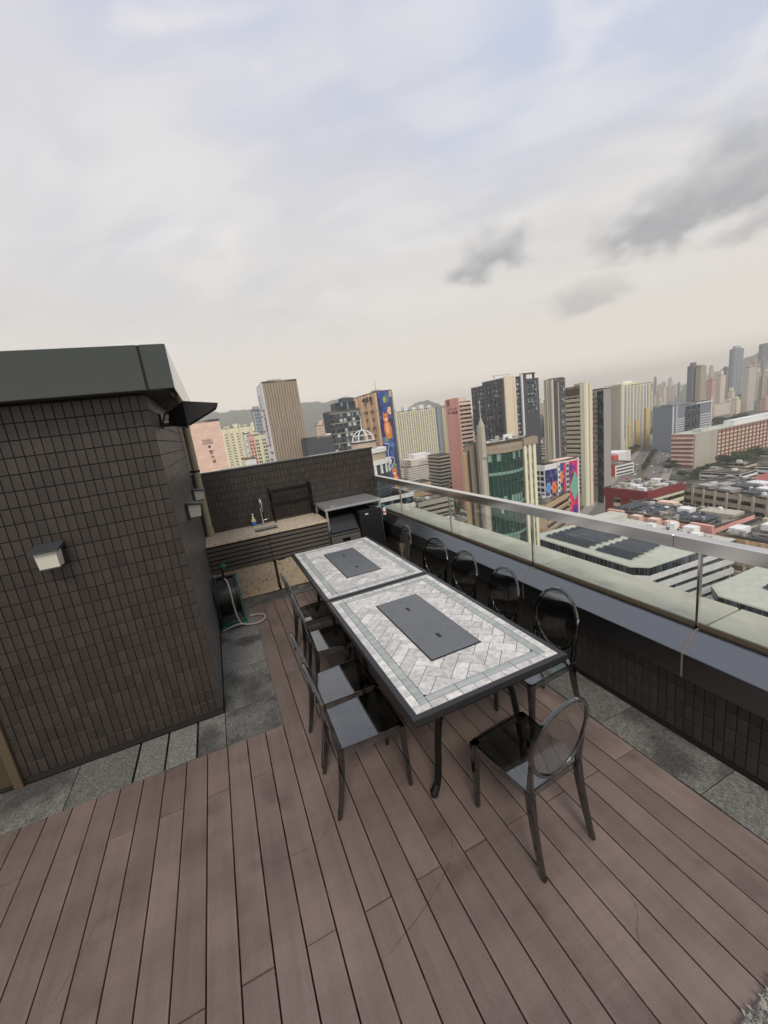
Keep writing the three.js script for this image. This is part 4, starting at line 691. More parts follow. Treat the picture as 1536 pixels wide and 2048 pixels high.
{ // pink tower with dark writing, behind the end wall
  const t = tower({ name: 'pink_sign_tower', label: 'plain pink tower with dark writing behind the drain pipe', x0: -6.3, x1: 5.3, z0: -180, z1: -200, top: 10.5, wall: C.pink });
  const ink = std(srgb3(128, 104, 96), 0.7);
  lettering(t, ['TUNGLI', 'CENTRE'], 'bold 100px sans-serif', 'rgb(140,112,104)', 2.7, 1.8, 5.6, 2.2, 0.15);
  ['waa', 'chang', 'da', 'ha'].forEach((k, i) => glyph(t, 'S', k, ink, 5.2 + i * 0.25, 0.2 - 2.0 * (i + 0), 1.25, 0.2, 0.14));
  for (const y of [-0.4, -8.8]) t.F('S', 'ledge', C.white, 4.6, 7.4, y - 0.1, y, 0.3);
  for (let y = -80; y < 10; y += 4) t.F('S', 'panel_joint', C.pinkDeep, 0, t.w, y, y + 0.12, 0.03);
  t.top('plant_room', C.pink, 6, 10, 6, 14, 1.2); clean(t);
}
{ // cream housing slab behind it
  const t = tower({ name: 'cream_housing_block', label: 'cream housing block right of the plain pink tower', x0: 14.1, x1: 56, z0: -480, z1: -500, top: 15, wall: FM[0] });
  for (let i = 0; i < 7; i++) { t.F('S', 'bay', C.cream, 1 + i * 6, 2.4 + i * 6, GY, 15.5 + (i % 2) * 2.5, 1.6); t.F('S', 'bay', FM[0], 2.4 + i * 6, 5 + i * 6, GY, 14 + (i % 3), 0.8); }
  mass(t, 'S', 'windows', C.winGrey, rangeN(2.7, 6, 7), rangeN(-70, 3, 27), 0.9, 1.3, 0.95); mass(t, 'S', 'windows', C.winDark, rangeN(3.9, 6, 7), rangeN(-70, 3, 27), 0.8, 1.3, 0.95);
  for (let i = 0; i < 4; i++) t.top('tank_room', C.cream, 3 + i * 10, 8 + i * 10, 3, 10, 2.5 + (i % 2) * 2); clean(t);
}
{ const t = tower({ name: 'zigzag_tower', label: 'slim white tower with zigzag balconies between housing blocks', x0: 27.5, x1: 31.5, z0: -360, z1: -372, top: 5.5, wall: C.white }); for (let y = -60, i = 0; y < 4; y += 2.6, i++) t.F('S', 'balcony', i % 2 ? C.grey : C.white, i % 2 ? 0.3 : 1.2, i % 2 ? 3 : 3.9, y, y + 1.2, 0.9); clean(t); }
{ // pink and cream flats
  const t = tower({ name: 'pink_cream_flats', label: 'pink and cream flats left of the striped tower', x0: 28.4, x1: 41.5, z0: -338, z1: -352, top: 3.5, wall: C.cream });
  t.F('S', 'strip', C.pinkDeep, 0, 4.2, GY, 4, 0.5); t.F('S', 'strip', C.yellowPale, 8.6, 9.8, GY, 4.3, 0.7);
  mass(t, 'S', 'windows', C.winDark, [0.6, 2.6], rangeN(-60, 2.8, 22), 0.9, 1.2, 0.6); mass(t, 'S', 'windows', C.winDark, [5, 6.4, 10.4, 11.8], rangeN(-60, 2.8, 22), 0.9, 1.4, 0.2);
  t.top('roof_room', C.cream, 3, 9, 3, 9, 2.4); clean(t);
}
{ const t = tower({ name: 'grey_lattice_tower', label: 'narrow grey tower behind the striped tower edge', x0: 44.9, x1: 53.2, z0: -428, z1: -440, top: 28, wall: FM[3] }); t.top('crown', C.grey, 1, 7, 1, 7, 4); clean(t); }
{ // podium with coloured sports roof
  const t = tower({ name: 'school_podium', label: 'low podium with green and orange play roof before the flats', x0: 19, x1: 27.5, z0: -300, z1: -322, top: -12.5, wall: C.white });
  t.top('play_court', C.green, 1, 8, 2, 20, 0.6); t.F('S', 'side_panel', C.yellow, 0, 0.9, GY, -12, 0.5); t.top('shade', C.red, 2, 4, 4, 8, 1.6); mass(t, 'S', 'windows', C.winDark, rangeN(1.6, 1.7, 4), rangeN(-60, 3, 15), 1, 1.4); clean(t);
}
{ // tall tower: white flank with red writing, taupe face with staggered fins
  const t = tower({ name: 'striped_tower', label: 'tall taupe tower with wavy vertical fins and red writing', x0: 36.7, x1: 58.5, z0: -267.5, z1: -296, top: 34, wall: std(srgb3(96, 84, 70), 0.9) });
  t.wd = 0;
  t.F('W', 'flank', C.white, 0, t.d, GY, 34.2, 0.5); 
  const rr = rng(8), cols = 13, cw = t.w / cols;
  for (let lv = 0; lv < 10; lv++) { const y1 = 33.8 - lv * 7.1, sh = (vnoise(lv * 1.7, 2, 5) - 0.5) * 0.9; for (let i = 0; i < cols; i++) { const a = Math.max(0.05, i * cw + 0.12 + (i ? sh * (0.4 + 0.6 * rr()) : 0)), b = Math.min(t.w - 0.05, (i + 1) * cw - 0.2 + (i < cols - 1 ? sh * (0.4 + 0.6 * rr()) : 0)); t.F('S', 'fin_panel', C.taupe, a, b, y1 - 7.1, y1, 0.55); } }
  for (let i = 0; i < 5; i++) t.F('W', 'louvre', C.winDark, 15, 27, 27.2 - i * 2.1, 28.3 - i * 2.1, 0.6);
  for (const y of [14.5, 4.5, -5.2]) t.F('W', 'window', C.winDark, 20, 27, y, y + 1.3, 0.6);
  for (const [y, a] of [[-9.6, 1], [-14.5, 9], [-19.2, 1], [-24, 9], [-28.8, 1], [-33.5, 9]]) t.F('W', 'window', C.winDark, a, a + 13, y, y + 1.3, 0.6);
  const red = std(srgb3(176, 84, 76), 0.7); ['waa', 'jung', 'gwok', 'chang', 'gwok', 'ha', 'seoi', 'waa', 'da', 'ha'].forEach((k, i) => { const m = new MB(); for (const [x0, y0, x1, y1] of GLYPH[k]) { const dx = x1 - x0, dy = y1 - y0, l = Math.hypot(dx, dy), nx = -dy / l * 0.08, ny = dx / l * 0.08, S = 1.9, uz = 6.5, yy = 17 - i * 2.45; const q = [[x0 + nx, y0 + ny], [x1 + nx, y1 + ny], [x1 - nx, y1 - ny], [x0 - nx, y0 - ny]].map(([u, v]) => [-0.75, yy + v * S - GY, -(uz + 6 - u * 6)]); m.poly(q); m.poly(q.slice().reverse().map((v) => [v[0] + 0.1, v[1], v[2]])); } mesh('written_character', m, red, t); });
  t.top('gondola_beam', C.metal, 4, 13, 4, 4.6, 2.4); t.top('gondola_post', C.metal, 12, 13.4, 3.6, 5, 1.6); t.top('plant', C.slate, 14, 16, 4, 6, 0.9); t.top('plant', C.slate, 18, 20.5, 4, 6, 0.9); clean(t);
}
{ const t = tower({ name: 'dark_low_block', label: 'dark grey blank block just right of the striped tower', x0: 53.5, x1: 69.5, z0: -244, z1: -262, top: -3.2, wall: C.slate }); for (let i = 0; i < 5; i++) t.F('S', 'panel_joint', C.greyDark, 0, t.w, -12 - i * 9, -11.8 - i * 9, 0.05); t.top('plant_room', C.white, 13, 16, 2, 6, 2); clean(t); }
for (let i = 0; i < 6; i++) { const x = 78 + i * 17, z = -520 - (i % 3) * 60; const t = tower({ name: 'rosy_housing_tower', label: ['tallest', 'squat', 'slim', 'paler', 'stepped', 'farther'][i] + ' rosy housing tower in the gap right of the striped tower', x0: x, x1: x + 13, z0: z, z1: z - 14, top: [10, 2, 14, 6, 9, 12][i], wall: FM[[7, 2, 4, 7, 1, 2][i]], group: 'rosy housing towers in the gap' }); t.top('tank_room', C.pink, 3, 9, 3, 9, 3); clean(t); }
{ // dark glass office with uneven windows
  const t = tower({ name: 'dark_glass_office', label: 'dark glass office with uneven windows left of the orange hotel', x0: 82.4, x1: 106, z0: -288.5, z1: -306, top: 12.4, wall: C.slate });
  const rr = rng(31), ms = [C.glassDark, C.glassBlue, C.winGrey, C.glassDark, C.sage];
  for (let j = 0; j < 16; j++) for (let i = 0; i < 7; i++) t.F('S', 'window', ms[Math.floor(rr() * 5)], 0.5 + i * 3.3, 3.2 + i * 3.3 - rr() * 1.1, 8.6 - j * 3.6, 10.9 - j * 3.6, 0.3);
  pb(t, 'setback_block', C.glassBlue, 6.5, 22, 12.4 - GY, 19 - GY, -16, -3); pb(t, 'setback_block', C.slate, 13, 22, 19 - GY, 22 - GY, -15, -6); for (let j = 0; j < 8; j++) t.F('S', 'mullion_band', C.grey, 0, 23, 11.2 - j * 7.2, 11.8 - j * 7.2, 0.4); clean(t);
}
function canvasMat(w, h, draw) { const cv = document.createElement('canvas'); cv.width = w; cv.height = h; draw(cv.getContext('2d'), w, h); const t = new THREE.CanvasTexture(cv); t.colorSpace = THREE.SRGBColorSpace; return std([1, 1, 1], 0.7, 0, { map: t }); }
const blob = (x, cx, cy, r, css, n = 7, wob = 0.25, seed = 1) => { const rr = rng(seed); x.fillStyle = css; x.beginPath(); for (let i = 0; i <= n * 4; i++) { const a = i / (n * 4) * 6.283, k = r * (1 + wob * Math.sin(a * n + seed)); x[i ? 'lineTo' : 'moveTo'](cx + k * Math.cos(a), cy + k * Math.sin(a)); } x.fill(); };
const flower = (x, cx, cy, r, css, mid) => { x.fillStyle = css; for (let i = 0; i < 6; i++) { const a = i * 1.047; x.beginPath(); x.ellipse(cx + r * 0.55 * Math.cos(a), cy + r * 0.55 * Math.sin(a), r * 0.55, r * 0.36, a, 0, 6.3); x.fill(); } x.fillStyle = mid; x.beginPath(); x.arc(cx, cy, r * 0.3, 0, 6.3); x.fill(); };
{ // orange hotel with painted end wall
  const t = tower({ name: 'orange_hotel', label: 'orange tower with a blue painted mural end wall', x0: 127.6, x1: 141.2, z0: -304.4, z1: -374, top: 24.5, wall: C.orange });
  for (let i = 0; i < 9; i++) t.F('W', 'pier', i % 2 ? C.tan : C.orange, i * 7.7 + 0.5, i * 7.7 + 5.2, GY, 24.4, i % 2 ? 0.7 : 1.2);
  for (const i of [1.2, 3.1, 5.4, 6.6, 8.1]) for (let j = 0; j < 12; j++) t.F('W', 'window', C.winDark, i * 7.7 + 0.3, i * 7.7 + 2.1, 16 - j * 6.6 - (i > 5 ? 2 : 0), 18.4 - j * 6.6 - (i > 5 ? 2 : 0), 1.3);
  for (let j = 0; j < 5; j++) t.F('W', 'floor_joint', C.tan, 0, 69, 11 - j * 14, 11.4 - j * 14, 1.25);
  const ink = std(srgb3(46, 36, 32), 0.6); for (let i = 0; i < 3; i++) { const m = new MB(); for (const [x0, y0, x1, y1] of GLYPH[['waa', 'gwok', 'ha'][i]]) { const dx = x1 - x0, dy = y1 - y0, l = Math.hypot(dx, dy), nx = -dy / l * 0.09, ny = dx / l * 0.09; m.poly([[x0 + nx, y0 + ny], [x1 + nx, y1 + ny], [x1 - nx, y1 - ny], [x0 - nx, y0 - ny]].map(([u, v]) => [-1.6, 18.6 + v * 3.6 - GY, -(30 - i * 8 - u * 7)])); } mesh('written_character', m, ink, t); }
  const mural = canvasMat(256, 1536, (x, W, H) => {
    const g = (y, a, b) => { x.fillStyle = a; x.fillRect(0, y, W, b); };
    g(0, '#33508f', 250); g(250, '#24356f', 380); g(630, '#2b3e7c', 500); g(1130, '#2d3f86', 406); const rr = rng(3);
    for (let i = 0; i < 60; i++) blob(x, rr() * W, rr() * H, 14 + rr() * 46, ['#3f62a8', '#1f2d62', '#56739f', '#2c4a86'][i % 4], 3, 0.3, i);
    for (const [cx, cy, s] of [[140, 360, 1], [190, 1010, 0.9]]) { x.fillStyle = '#e8843c'; x.beginPath(); x.ellipse(cx + 10, cy + 90 * s, 78 * s, 112 * s, -0.2, 0, 6.3); x.fill(); x.beginPath(); x.ellipse(cx - 12, cy - 50 * s, 58 * s, 52 * s, 0, 0, 6.3); x.fill(); for (const q of [-1, 1]) { x.beginPath(); x.moveTo(cx - 12 + q * 54 * s, cy - 60 * s); x.lineTo(cx - 12 + q * 44 * s, cy - 128 * s); x.lineTo(cx - 12 + q * 14 * s, cy - 92 * s); x.fill(); } x.fillStyle = '#f3b98a'; x.beginPath(); x.ellipse(cx, cy + 70 * s, 36 * s, 66 * s, -0.1, 0, 6.3); x.fill(); x.fillStyle = '#fbe6d0'; x.beginPath(); x.ellipse(cx - 12, cy - 32 * s, 26 * s, 18 * s, 0, 0, 6.3); x.fill(); x.fillStyle = '#31303a'; for (const q of [-1, 1]) { x.beginPath(); x.arc(cx - 12 + q * 22 * s, cy - 60 * s, 7 * s, 0, 6.3); x.fill(); } for (let k = 0; k < 5; k++) { x.strokeStyle = '#c4622a'; x.lineWidth = 6; x.beginPath(); x.moveTo(cx + 50 * s, cy + (20 + k * 28) * s); x.lineTo(cx + 84 * s, cy + (26 + k * 28) * s); x.stroke(); } }
    x.strokeStyle = '#dfe6f2'; x.lineWidth = 9; x.beginPath(); x.moveTo(40, 610); x.bezierCurveTo(260, 590, -40, 760, 150, 780); x.bezierCurveTo(300, 800, 120, 900, 60, 960); x.stroke();
    flower(x, 96, 820, 46, '#f2efe6', '#d9c9a0'); flower(x, 226, 230, 46, '#f4c7b4', '#e79a84'); flower(x, 150, 100, 40, '#9aa84c', '#c8c25a'); for (let i = 0; i < 9; i++) { x.strokeStyle = '#6fa0e2'; x.lineWidth = 6; const a = i * 0.7; x.beginPath(); x.moveTo(200, 640); x.lineTo(200 + 60 * Math.cos(a), 640 + 60 * Math.sin(a)); x.stroke(); } blob(x, 90, 560, 30, '#8da84e', 4, 0.3, 6); blob(x, 200, 880, 34, '#79a24c', 4, 0.3, 8); blob(x, 180, 1190, 50, '#8fae4e', 5, 0.3, 9);
  });
  const mp = new THREE.PlaneGeometry(10.6, 104); mp.translate(5.3, 24.6 + 0.4 - 52 - GY, 0); const bx = new THREE.BoxGeometry(10.6, 104, 0.4); bx.translate(5.3, 24.6 + 0.4 - 52 - GY, 0.25); mesh('mural', bx, mural, t);
  t.F('S', 'edge_strip', C.slate, 10.8, 13.6, GY, 20, 0.6); t.F('S', 'edge_rail', C.grey, 12.6, 13.6, GY, 24, 0.9); for (let j = 0; j < 12; j++) t.F('S', 'bracket', C.winGrey, 11, 13, 16 - j * 7, 16.4 - j * 7, 0.9);
  t.top('stair_head', C.tan, 0.5, 5, 2, 12, 2.2); t.top('mast', C.grey, 1, 1.3, 3, 3.3, 9); clean(t);
}
{ // round tower with open dome frame and spire
  const cx = 55.6, cz = -152, t = thing('domed_round_tower', 'round glass tower crowned by an open dome frame and spire', 'building', [cx, GY, cz]), Y = (y) => y - GY;
  const ringG = (r, y0, y1, seg = 40) => { const g = new THREE.CylinderGeometry(r, r, y1 - y0, seg); g.translate(0, Y((y0 + y1) / 2), 0); return g; };
  mesh('shaft', ringG(9, GY, -14), C.glassBlue, t); mesh('cornice', ringG(9.5, -14, -12.4), C.white, t); mesh('louvre_drum', ringG(8.2, -12.4, -9.4), C.tan, t); mesh('cornice', ringG(8.8, -9.4, -8), C.white, t); mesh('louvre_drum', ringG(5, -8, -5.2), C.tan, t); mesh('roof_slab', ringG(5.3, -5.2, -4.8), C.roof, t);
  for (let k = 0; k < 5; k++) { mesh('louvre_ring', new THREE.TorusGeometry(8.25, 0.12, 6, 40).rotateX(Math.PI / 2).translate(0, Y(-12 + k * 0.55), 0), C.concrete, t); if (k < 4) mesh('louvre_ring', new THREE.TorusGeometry(5.05, 0.12, 6, 32).rotateX(Math.PI / 2).translate(0, Y(-7.6 + k * 0.6), 0), C.concrete, t); }
  for (let k = 0; k < 8; k++) { const a = k * Math.PI / 4, p = []; for (let i = 0; i <= 8; i++) { const q = i / 8 * Math.PI / 2; p.push([4.5 * Math.cos(q) * Math.cos(a), Y(-4.8) + 4.4 * Math.sin(q), 4.5 * Math.cos(q) * Math.sin(a)]); } mesh('dome_rib', new MB().tube(p, 0.2, 16, 6), C.white, t); }
  mesh('dome_ring', new THREE.TorusGeometry(4.5, 0.18, 6, 40).rotateX(Math.PI / 2).translate(0, Y(-4.6), 0), C.white, t); mesh('dome_ring', new THREE.TorusGeometry(3.7, 0.14, 6, 40).rotateX(Math.PI / 2).translate(0, Y(-2.4), 0), C.white, t);
  mesh('spire', new MB().rod([0, Y(-0.6), 0], [0, Y(5.6), 0], 0.22, 0.06, 8), C.white, t);
  for (let k = 0; k < 20; k++) { const a = k / 20 * 6.283; mesh('pillar', new MB().box(-0.5, 0.5, Y(-17.5), Y(-14), 8.7, 9.3).build().rotateY(a), C.white, t); }
  for (let j = 0; j < 18; j++) { mesh('floor_band', ringG(9.15, -23.4 - j * 3.6, -22.9 - j * 3.6), C.greyDark, t); }
  for (let j = 0; j < 8; j++) pb(t, 'podium_band', C.white, -4, 13.5, Y(-28 - j * 4.2), Y(-26.4 - j * 4.2), -8, 12.4 + (j % 2) * 0.3); pb(t, 'podium', C.glassDark, -3.6, 13, 0, Y(-26.4), -8, 12);
}
{ // cream residential slab
  const t = tower({ name: 'cream_residential_slab', label: 'wide cream apartment slab between the painted hotel and pink tower', x0: 252.9, x1: 320.4, z0: -544, z1: -562, top: 11, wall: FM[4] });
  for (let i = 0; i < 9; i++) { t.F('S', 'bay', i === 4 ? C.yellowPale : C.cream, 1 + i * 7.5, 2.6 + i * 7.5, GY, 12 - (i % 2), 1.6); t.F('S', 'bay', C.cream, 5 + i * 7.5, 6.2 + i * 7.5, GY, 11, 1.0); }
  mass(t, 'S', 'windows', C.winDark, rangeN(2.9, 7.5, 9), rangeN(-68, 3, 26), 1.7, 1.5, 0.3); mass(t, 'S', 'windows', C.winGrey, rangeN(6.5, 7.5, 8), rangeN(-68, 3, 26), 1.5, 1.5, 0.3);
  for (let i = 0; i < 5; i++) t.top('tank_room', C.white, 4 + i * 13, 11 + i * 13, 3, 12, 5 + (i % 2) * 2); clean(t);
  const p = tower({ name: 'stepped_podium', label: 'pale stepped podium at the foot of the cream apartment slab', x0: 228, x1: 300, z0: -470, z1: -520, top: -62, wall: FM[1] }); p.top('upper_terrace', FM[1], 10, 60, 10, 40, 8); p.top('upper_terrace', C.white, 20, 45, 18, 36, 14); clean(p);
}
{ const t = tower({ name: 'yellow_edged_tower', label: 'grey tower with yellow vertical strips beside the pink tower', x0: 358, x1: 382, z0: -601, z1: -618, top: 10.5, wall: FM[3] }); t.F('S', 'strip', C.yellow, 9, 12, GY, 11, 0.8); t.F('S', 'strip', C.yellowPale, 15, 17, GY, 11, 0.8); t.top('tank_room', C.grey, 4, 10, 3, 9, 4); clean(t); }
{ const t = tower({ name: 'banded_car_park', label: 'low banded grey block at the foot of the pink tower', x0: 212, x1: 228, z0: -362, z1: -385, top: -41, wall: C.glassDark }); for (let j = 0; j < 13; j++) t.F('S', 'floor_band', C.concrete, -0.3, t.w, -42.6 - j * 3.6, -41 - j * 3.6, 0.7); for (let j = 0; j < 13; j++) t.F('W', 'floor_band', C.concrete, 0, t.d, -42.6 - j * 3.6, -41 - j * 3.6, 0.7); clean(t); }
{ // pink tower with script sign
  const t = tower({ name: 'pink_banded_tower', label: 'pink tower with banded windows, emblem and dark script sign', x0: 194.5, x1: 206, z0: -291, z1: -312, top: 8.3, wall: C.pink });
  pb(t, 'head_block', C.pink, 0, 7.5, 8.3 - GY, 12.6 - GY, -20.5, -0.3);
  t.F('W', 'flank', C.pinkDeep, 0, 21, GY, 12.8, 0.4); pb(t, 'emblem', std(srgb3(120, 92, 62), 0.6), -0.8, -0.35, 7.2 - GY, 11.8 - GY, -17.2, -13.6);
  const ink = std(srgb3(104, 70, 62), 0.7);
  { const cv = document.createElement('canvas'); cv.width = 512; cv.height = 160; const x = cv.getContext('2d'); x.clearRect(0, 0, 512, 160); x.fillStyle = 'rgb(120,84,74)'; x.font = 'italic bold 118px serif'; x.textAlign = 'center'; x.textBaseline = 'middle'; x.fillText('Lucky Bay', 256, 84); const tx = new THREE.CanvasTexture(cv); tx.colorSpace = THREE.SRGBColorSpace; const g = new THREE.PlaneGeometry(15, 3.2); g.rotateY(-Math.PI / 2); g.translate(-0.5, 4.4 - GY, -10.5); mesh('lettering', g, new THREE.MeshStandardMaterial({ map: tx, alphaTest: 0.45, roughness: 0.6 }), t); }
  ['waa', 'seoi', 'gwok', 'chang'].forEach((k, i) => { const m = new MB(); for (const [x0, y0, x1, y1] of GLYPH[k]) { const dx = x1 - x0, dy = y1 - y0, l = Math.hypot(dx, dy), nx = -dy / l * 0.09, ny = dx / l * 0.09; m.poly([[x0 + nx, y0 + ny], [x1 + nx, y1 + ny], [x1 - nx, y1 - ny], [x0 - nx, y0 - ny]].map(([u, v]) => [-0.55, 0.0 + v * 2.2 - GY, -(17.5 - i * 4 - u * 2.9)])); } mesh('written_character', m, ink, t); });
  for (let j = 0; j < 21; j++) { t.F('S', 'window', C.winDark, 0.3, t.w + 0.1, 4.6 - j * 3.35, 6.3 - j * 3.35, 0.12); t.F('S', 'sill', C.pink, 0.1, t.w, 3.9 - j * 3.35, 4.5 - j * 3.35, 0.5); }
  clean(t);
}
{ // big dark glass office pair
  const t = tower({ name: 'dark_glass_complex', label: 'large dark glass office complex with beige stone shaft', x0: 254.6, x1: 297.4, z0: -308.5, z1: -357, top: 22, wall: C.slate });
  const rr = rng(44); for (let j = 0; j < 20; j++) for (let i = 0; i < 4; i++) t.F('W', 'window', [C.glassDark, C.glassBlue, C.winGrey, C.glassDark][Math.floor(rr() * 4)], 3 + i * 11.5, 13.5 + i * 11.5, 18 - j * 4, 20.6 - j * 4, 0.35);
  for (const u of [14, 25.5, 37]) t.F('W', 'mullion', C.greyDark, u, u + 0.6, GY, 22, 0.7);
  t.F('S', 'stone_shaft', C.beige, 1.5, 14.5, GY, 27, 0.9); t.F('S', 'glass_bay', C.glassDark, 14.6, 20.4, GY, 26, 0.4); t.F('S', 'white_fin', C.white, 20.6, 22.4, GY, 27.6, 1.8); t.F('S', 'dark_bay', C.slate, 22.5, 27.6, GY, 28, 0.5); t.F('S', 'glass_bay', C.glassBlue, 28, 40, -8, 20.5, 0.4); pb(t, 'roof_beam', C.slate, 22.5, 38, 27 - GY, 28.3 - GY, -3, 1); pb(t, 'roof_post', C.slate, 37, 38, 20 - GY, 27 - GY, -2, 0);
  pb(t, 'upper_block', C.slate, 0.2, 21, 22 - GY, 26 - GY, -30, -0.2); pb(t, 'gondola_beam', C.metal, -6, 16, 29 - GY, 29.5 - GY, -8, -7.4); pb(t, 'gondola_post', C.metal, -3, -2.3, 25 - GY, 29 - GY, -8, -7.4);
  for (let j = 0; j < 14; j++) { t.F('S', 'window', C.winGrey, 15.2, 19.8, 18 - j * 4, 20 - j * 4, 0.6); if (j < 7) t.F('S', 'window', C.winGrey, 28.8, 39.2, 15.5 - j * 3.6, 17 - j * 3.6, 0.6); }
  clean(t);
}
{ const t = tower({ name: 'narrow_housing_tower', label: 'narrow cream housing tower seen behind the dark complex', x0: 345, x1: 361, z0: -340, z1: -352, top: 0, wall: FM[0] }); t.F('S', 'strip', C.pinkDeep, 0, 5, -8, 8, 0.6); t.top('tank_room', C.pink, 1, 9, 1, 9, 12); clean(t); }
{ // slim tower with ribbed flank and dark face
  const t = tower({ name: 'ribbed_dark_tower', label: 'dark grey tower with pale ribbed flank beside the beige banded tower', x0: 235.3, x1: 248.3, z0: -231.4, z1: -239, top: 15, wall: C.greyDark });
  for (let i = 0; i < 4; i++) t.F('W', 'rib', [C.concrete, C.sage, C.beige, C.concrete][i], i * 1.9, i * 1.9 + 1.1, GY, 15.5, 0.6); t.F('S', 'blank_panel', C.slate, 0.9, 8, GY, 14, 0.3); t.F('S', 'channel', C.taupe, 5, 6.4, GY, 13, 0.45); t.F('S', 'rib', C.beige, 0, 0.8, GY, 15.6, 0.6); for (let j = 0; j < 20; j++) t.F('S', 'window', C.winGrey, 8.6, 12.6, 11 - j * 4, 13 - j * 4, 0.25); t.top('plant_room', C.greyDark, 3, 12, 1, 6, 1.5); clean(t);
}
{ // beige tower with long window bands
  const t = tower({ name: 'beige_banded_tower', label: 'beige tower with long dark window bands and white end columns', x0: 280.2, x1: 287.4, z0: -241.6, z1: -261, top: 8.3, wall: C.beige });
  for (let j = 0; j < 22; j++) t.F('W', 'window', C.winDark, 4.6, 19.6, -0.6 - j * 3.75, 0.9 - j * 3.75, 0.15);
  for (let j = 0; j < 22; j++) t.F('W', 'sill', C.cream, 4.6, 19.6, -1.1 - j * 3.75, -0.65 - j * 3.75, 0.5);
  t.F('W', 'dark_crown', std(srgb3(84, 72, 64), 0.8), 4.6, 19.6, 2, 8, 0.5); t.F('W', 'column', C.cream, 0, 4.4, GY, 10.6, 0.8); t.F('S', 'column', C.cream, 0, 3, GY, 10.6, 0.6); t.F('S', 'groove', C.winDark, 3.1, 3.8, GY, 10, 0.1); t.F('S', 'column', C.beige, 4, 7.2, GY, 10, 0.6); t.top('plant_room', C.tan, 1.5, 6, 4, 12, 3); clean(t);
}
{ const t = tower({ name: 'dark_slot_tower', label: 'dark glass tower with plain grey end wall left of the road', x0: 296.2, x1: 304.8, z0: -238, z1: -248.2, top: 4, wall: C.grey }); t.F('W', 'glass_face', C.glassDark, 0, 5.5, GY, 3, 0.3); for (let j = 0; j < 20; j++) t.F('W', 'louvre', C.winGrey, 5.7, 10, 0.8 - j * 4, 2 - j * 4, 0.4); t.top('roof_frame', C.white, 0.5, 8, 0.5, 9, 1.5); clean(t); }
{ // cream and yellow housing pair
  const t = tower({ name: 'cream_yellow_housing', label: 'cream housing towers with yellow lower panels left of the road', x0: 560, x1: 624, z0: -420, z1: -450, top: 6, wall: FM[0] });
  for (let i = 0; i < 9; i++) t.F('S', 'bay', i % 3 === 2 ? C.cream : C.white, 1 + i * 7, 3 + i * 7, GY, 7 - i * 0.3, 1.8);
  for (const [a, b, y] of [[12, 17, -50], [28, 36, -46], [50, 57, -30]]) t.F('S', 'yellow_panel', C.yellow, a, b, GY, y, 2.4); mass(t, 'S', 'windows', C.winDark, rangeN(3.6, 7, 9), rangeN(-70, 3, 25), 1.5, 1.5, 0.4); mass(t, 'S', 'windows', C.winGrey, rangeN(5.6, 7, 9), rangeN(-70, 3, 25), 1.3, 1.5, 0.4);
  for (let i = 0; i < 9; i++) t.F('W', 'bay', C.concrete, 1 + i * 3.2, 2.4 + i * 3.2, GY, 10, 1); t.top('roof_crown', C.yellowPale, 2, 40, 2, 20, 4); t.top('roof_crown', C.white, 10, 30, 6, 16, 7); clean(t);
}
{ // blue grey office by the road
  const t = tower({ name: 'blue_grey_office', label: 'blue grey office block with white frame right of the road', x0: 569, x1: 655, z0: -354, z1: -380, top: -29, wall: C.blueGrey });
  t.F('S', 'glass_field', C.glassBlue, 26, 58, GY, -31, 0.3); t.F('S', 'frame', C.white, 0, 1.4, GY, -28.5, 0.9); t.F('S', 'frame', C.white, 8, 9, GY, -28.5, 0.7); t.F('S', 'frame', C.white, 82.5, 84, GY, -24.5, 0.9); t.F('S', 'frame', C.white, 50, 86, -30.2, -28.6, 0.9);
  for (let j = 0; j < 14; j++) { t.F('S', 'window', C.white, 9.4, 25, -47 - j * 3.1, -46 - j * 3.1, 0.6); if (j < 9) t.F('S', 'window', C.white, 60, 81, -46.5 - j * 3.4, -45.5 - j * 3.4, 0.6); }
  for (let j = 0; j < 10; j++) for (let i = 0; i < 4; i++) t.F('S', 'window', C.slate, 29 + i * 7.4, 33 + i * 7.4, -38 - j * 4.6, -36 - j * 4.6, 0.5);
  t.top('plant_room', C.blueGrey, 5, 45, 4, 20, 3); clean(t);
}
{ // long brown factory block with blank grey wall
  const t = tower({ name: 'long_brown_factory', label: 'long brown gridded factory block with blank grey wall panel', x0: 468.3, x1: 640, z0: -269, z1: -292, top: -54, wall: wallMat(150, 112, 102), roof: C.sage });
  t.F('S', 'blank_wall', C.concrete, 1, 40, GY, -53, 0.8); for (let j = 0; j < 7; j++) t.F('W', 'balcony', C.pink, 0, 22, -58.5 - j * 4.6, -56.8 - j * 4.6, 1.4);
  for (let j = 0; j < 7; j++) for (let i = 0; i < 17; i++) t.F('S', 'window', C.beige, 42.5 + i * 7.4, 48 + i * 7.4, -60.3 - j * 4.3, -58.4 - j * 4.3, 0.2);
  for (let i = 0; i < 18; i++) t.F('S', 'pier', wallMat(128, 88, 80), 40.6 + i * 7.4, 41.9 + i * 7.4, GY, -54.5, 0.8); t.top('roof_sheds', C.white, 78, 165, 4, 14, 6); t.top('stair_head', C.sage, 20, 32, 4, 14, 3.4); clean(t);
}
{ const t = tower({ name: 'white_hill_school', label: 'long white low school among trees beyond the brown factory', x0: 1090, x1: 1210, z0: -600, z1: -620, top: -62, wall: FM[4], roof: C.roofPale }); t.top('stair_head', C.white, 95, 118, 2, 16, 6); t.top('stair_head', C.pink, 2, 14, 2, 16, 4); clean(t); }

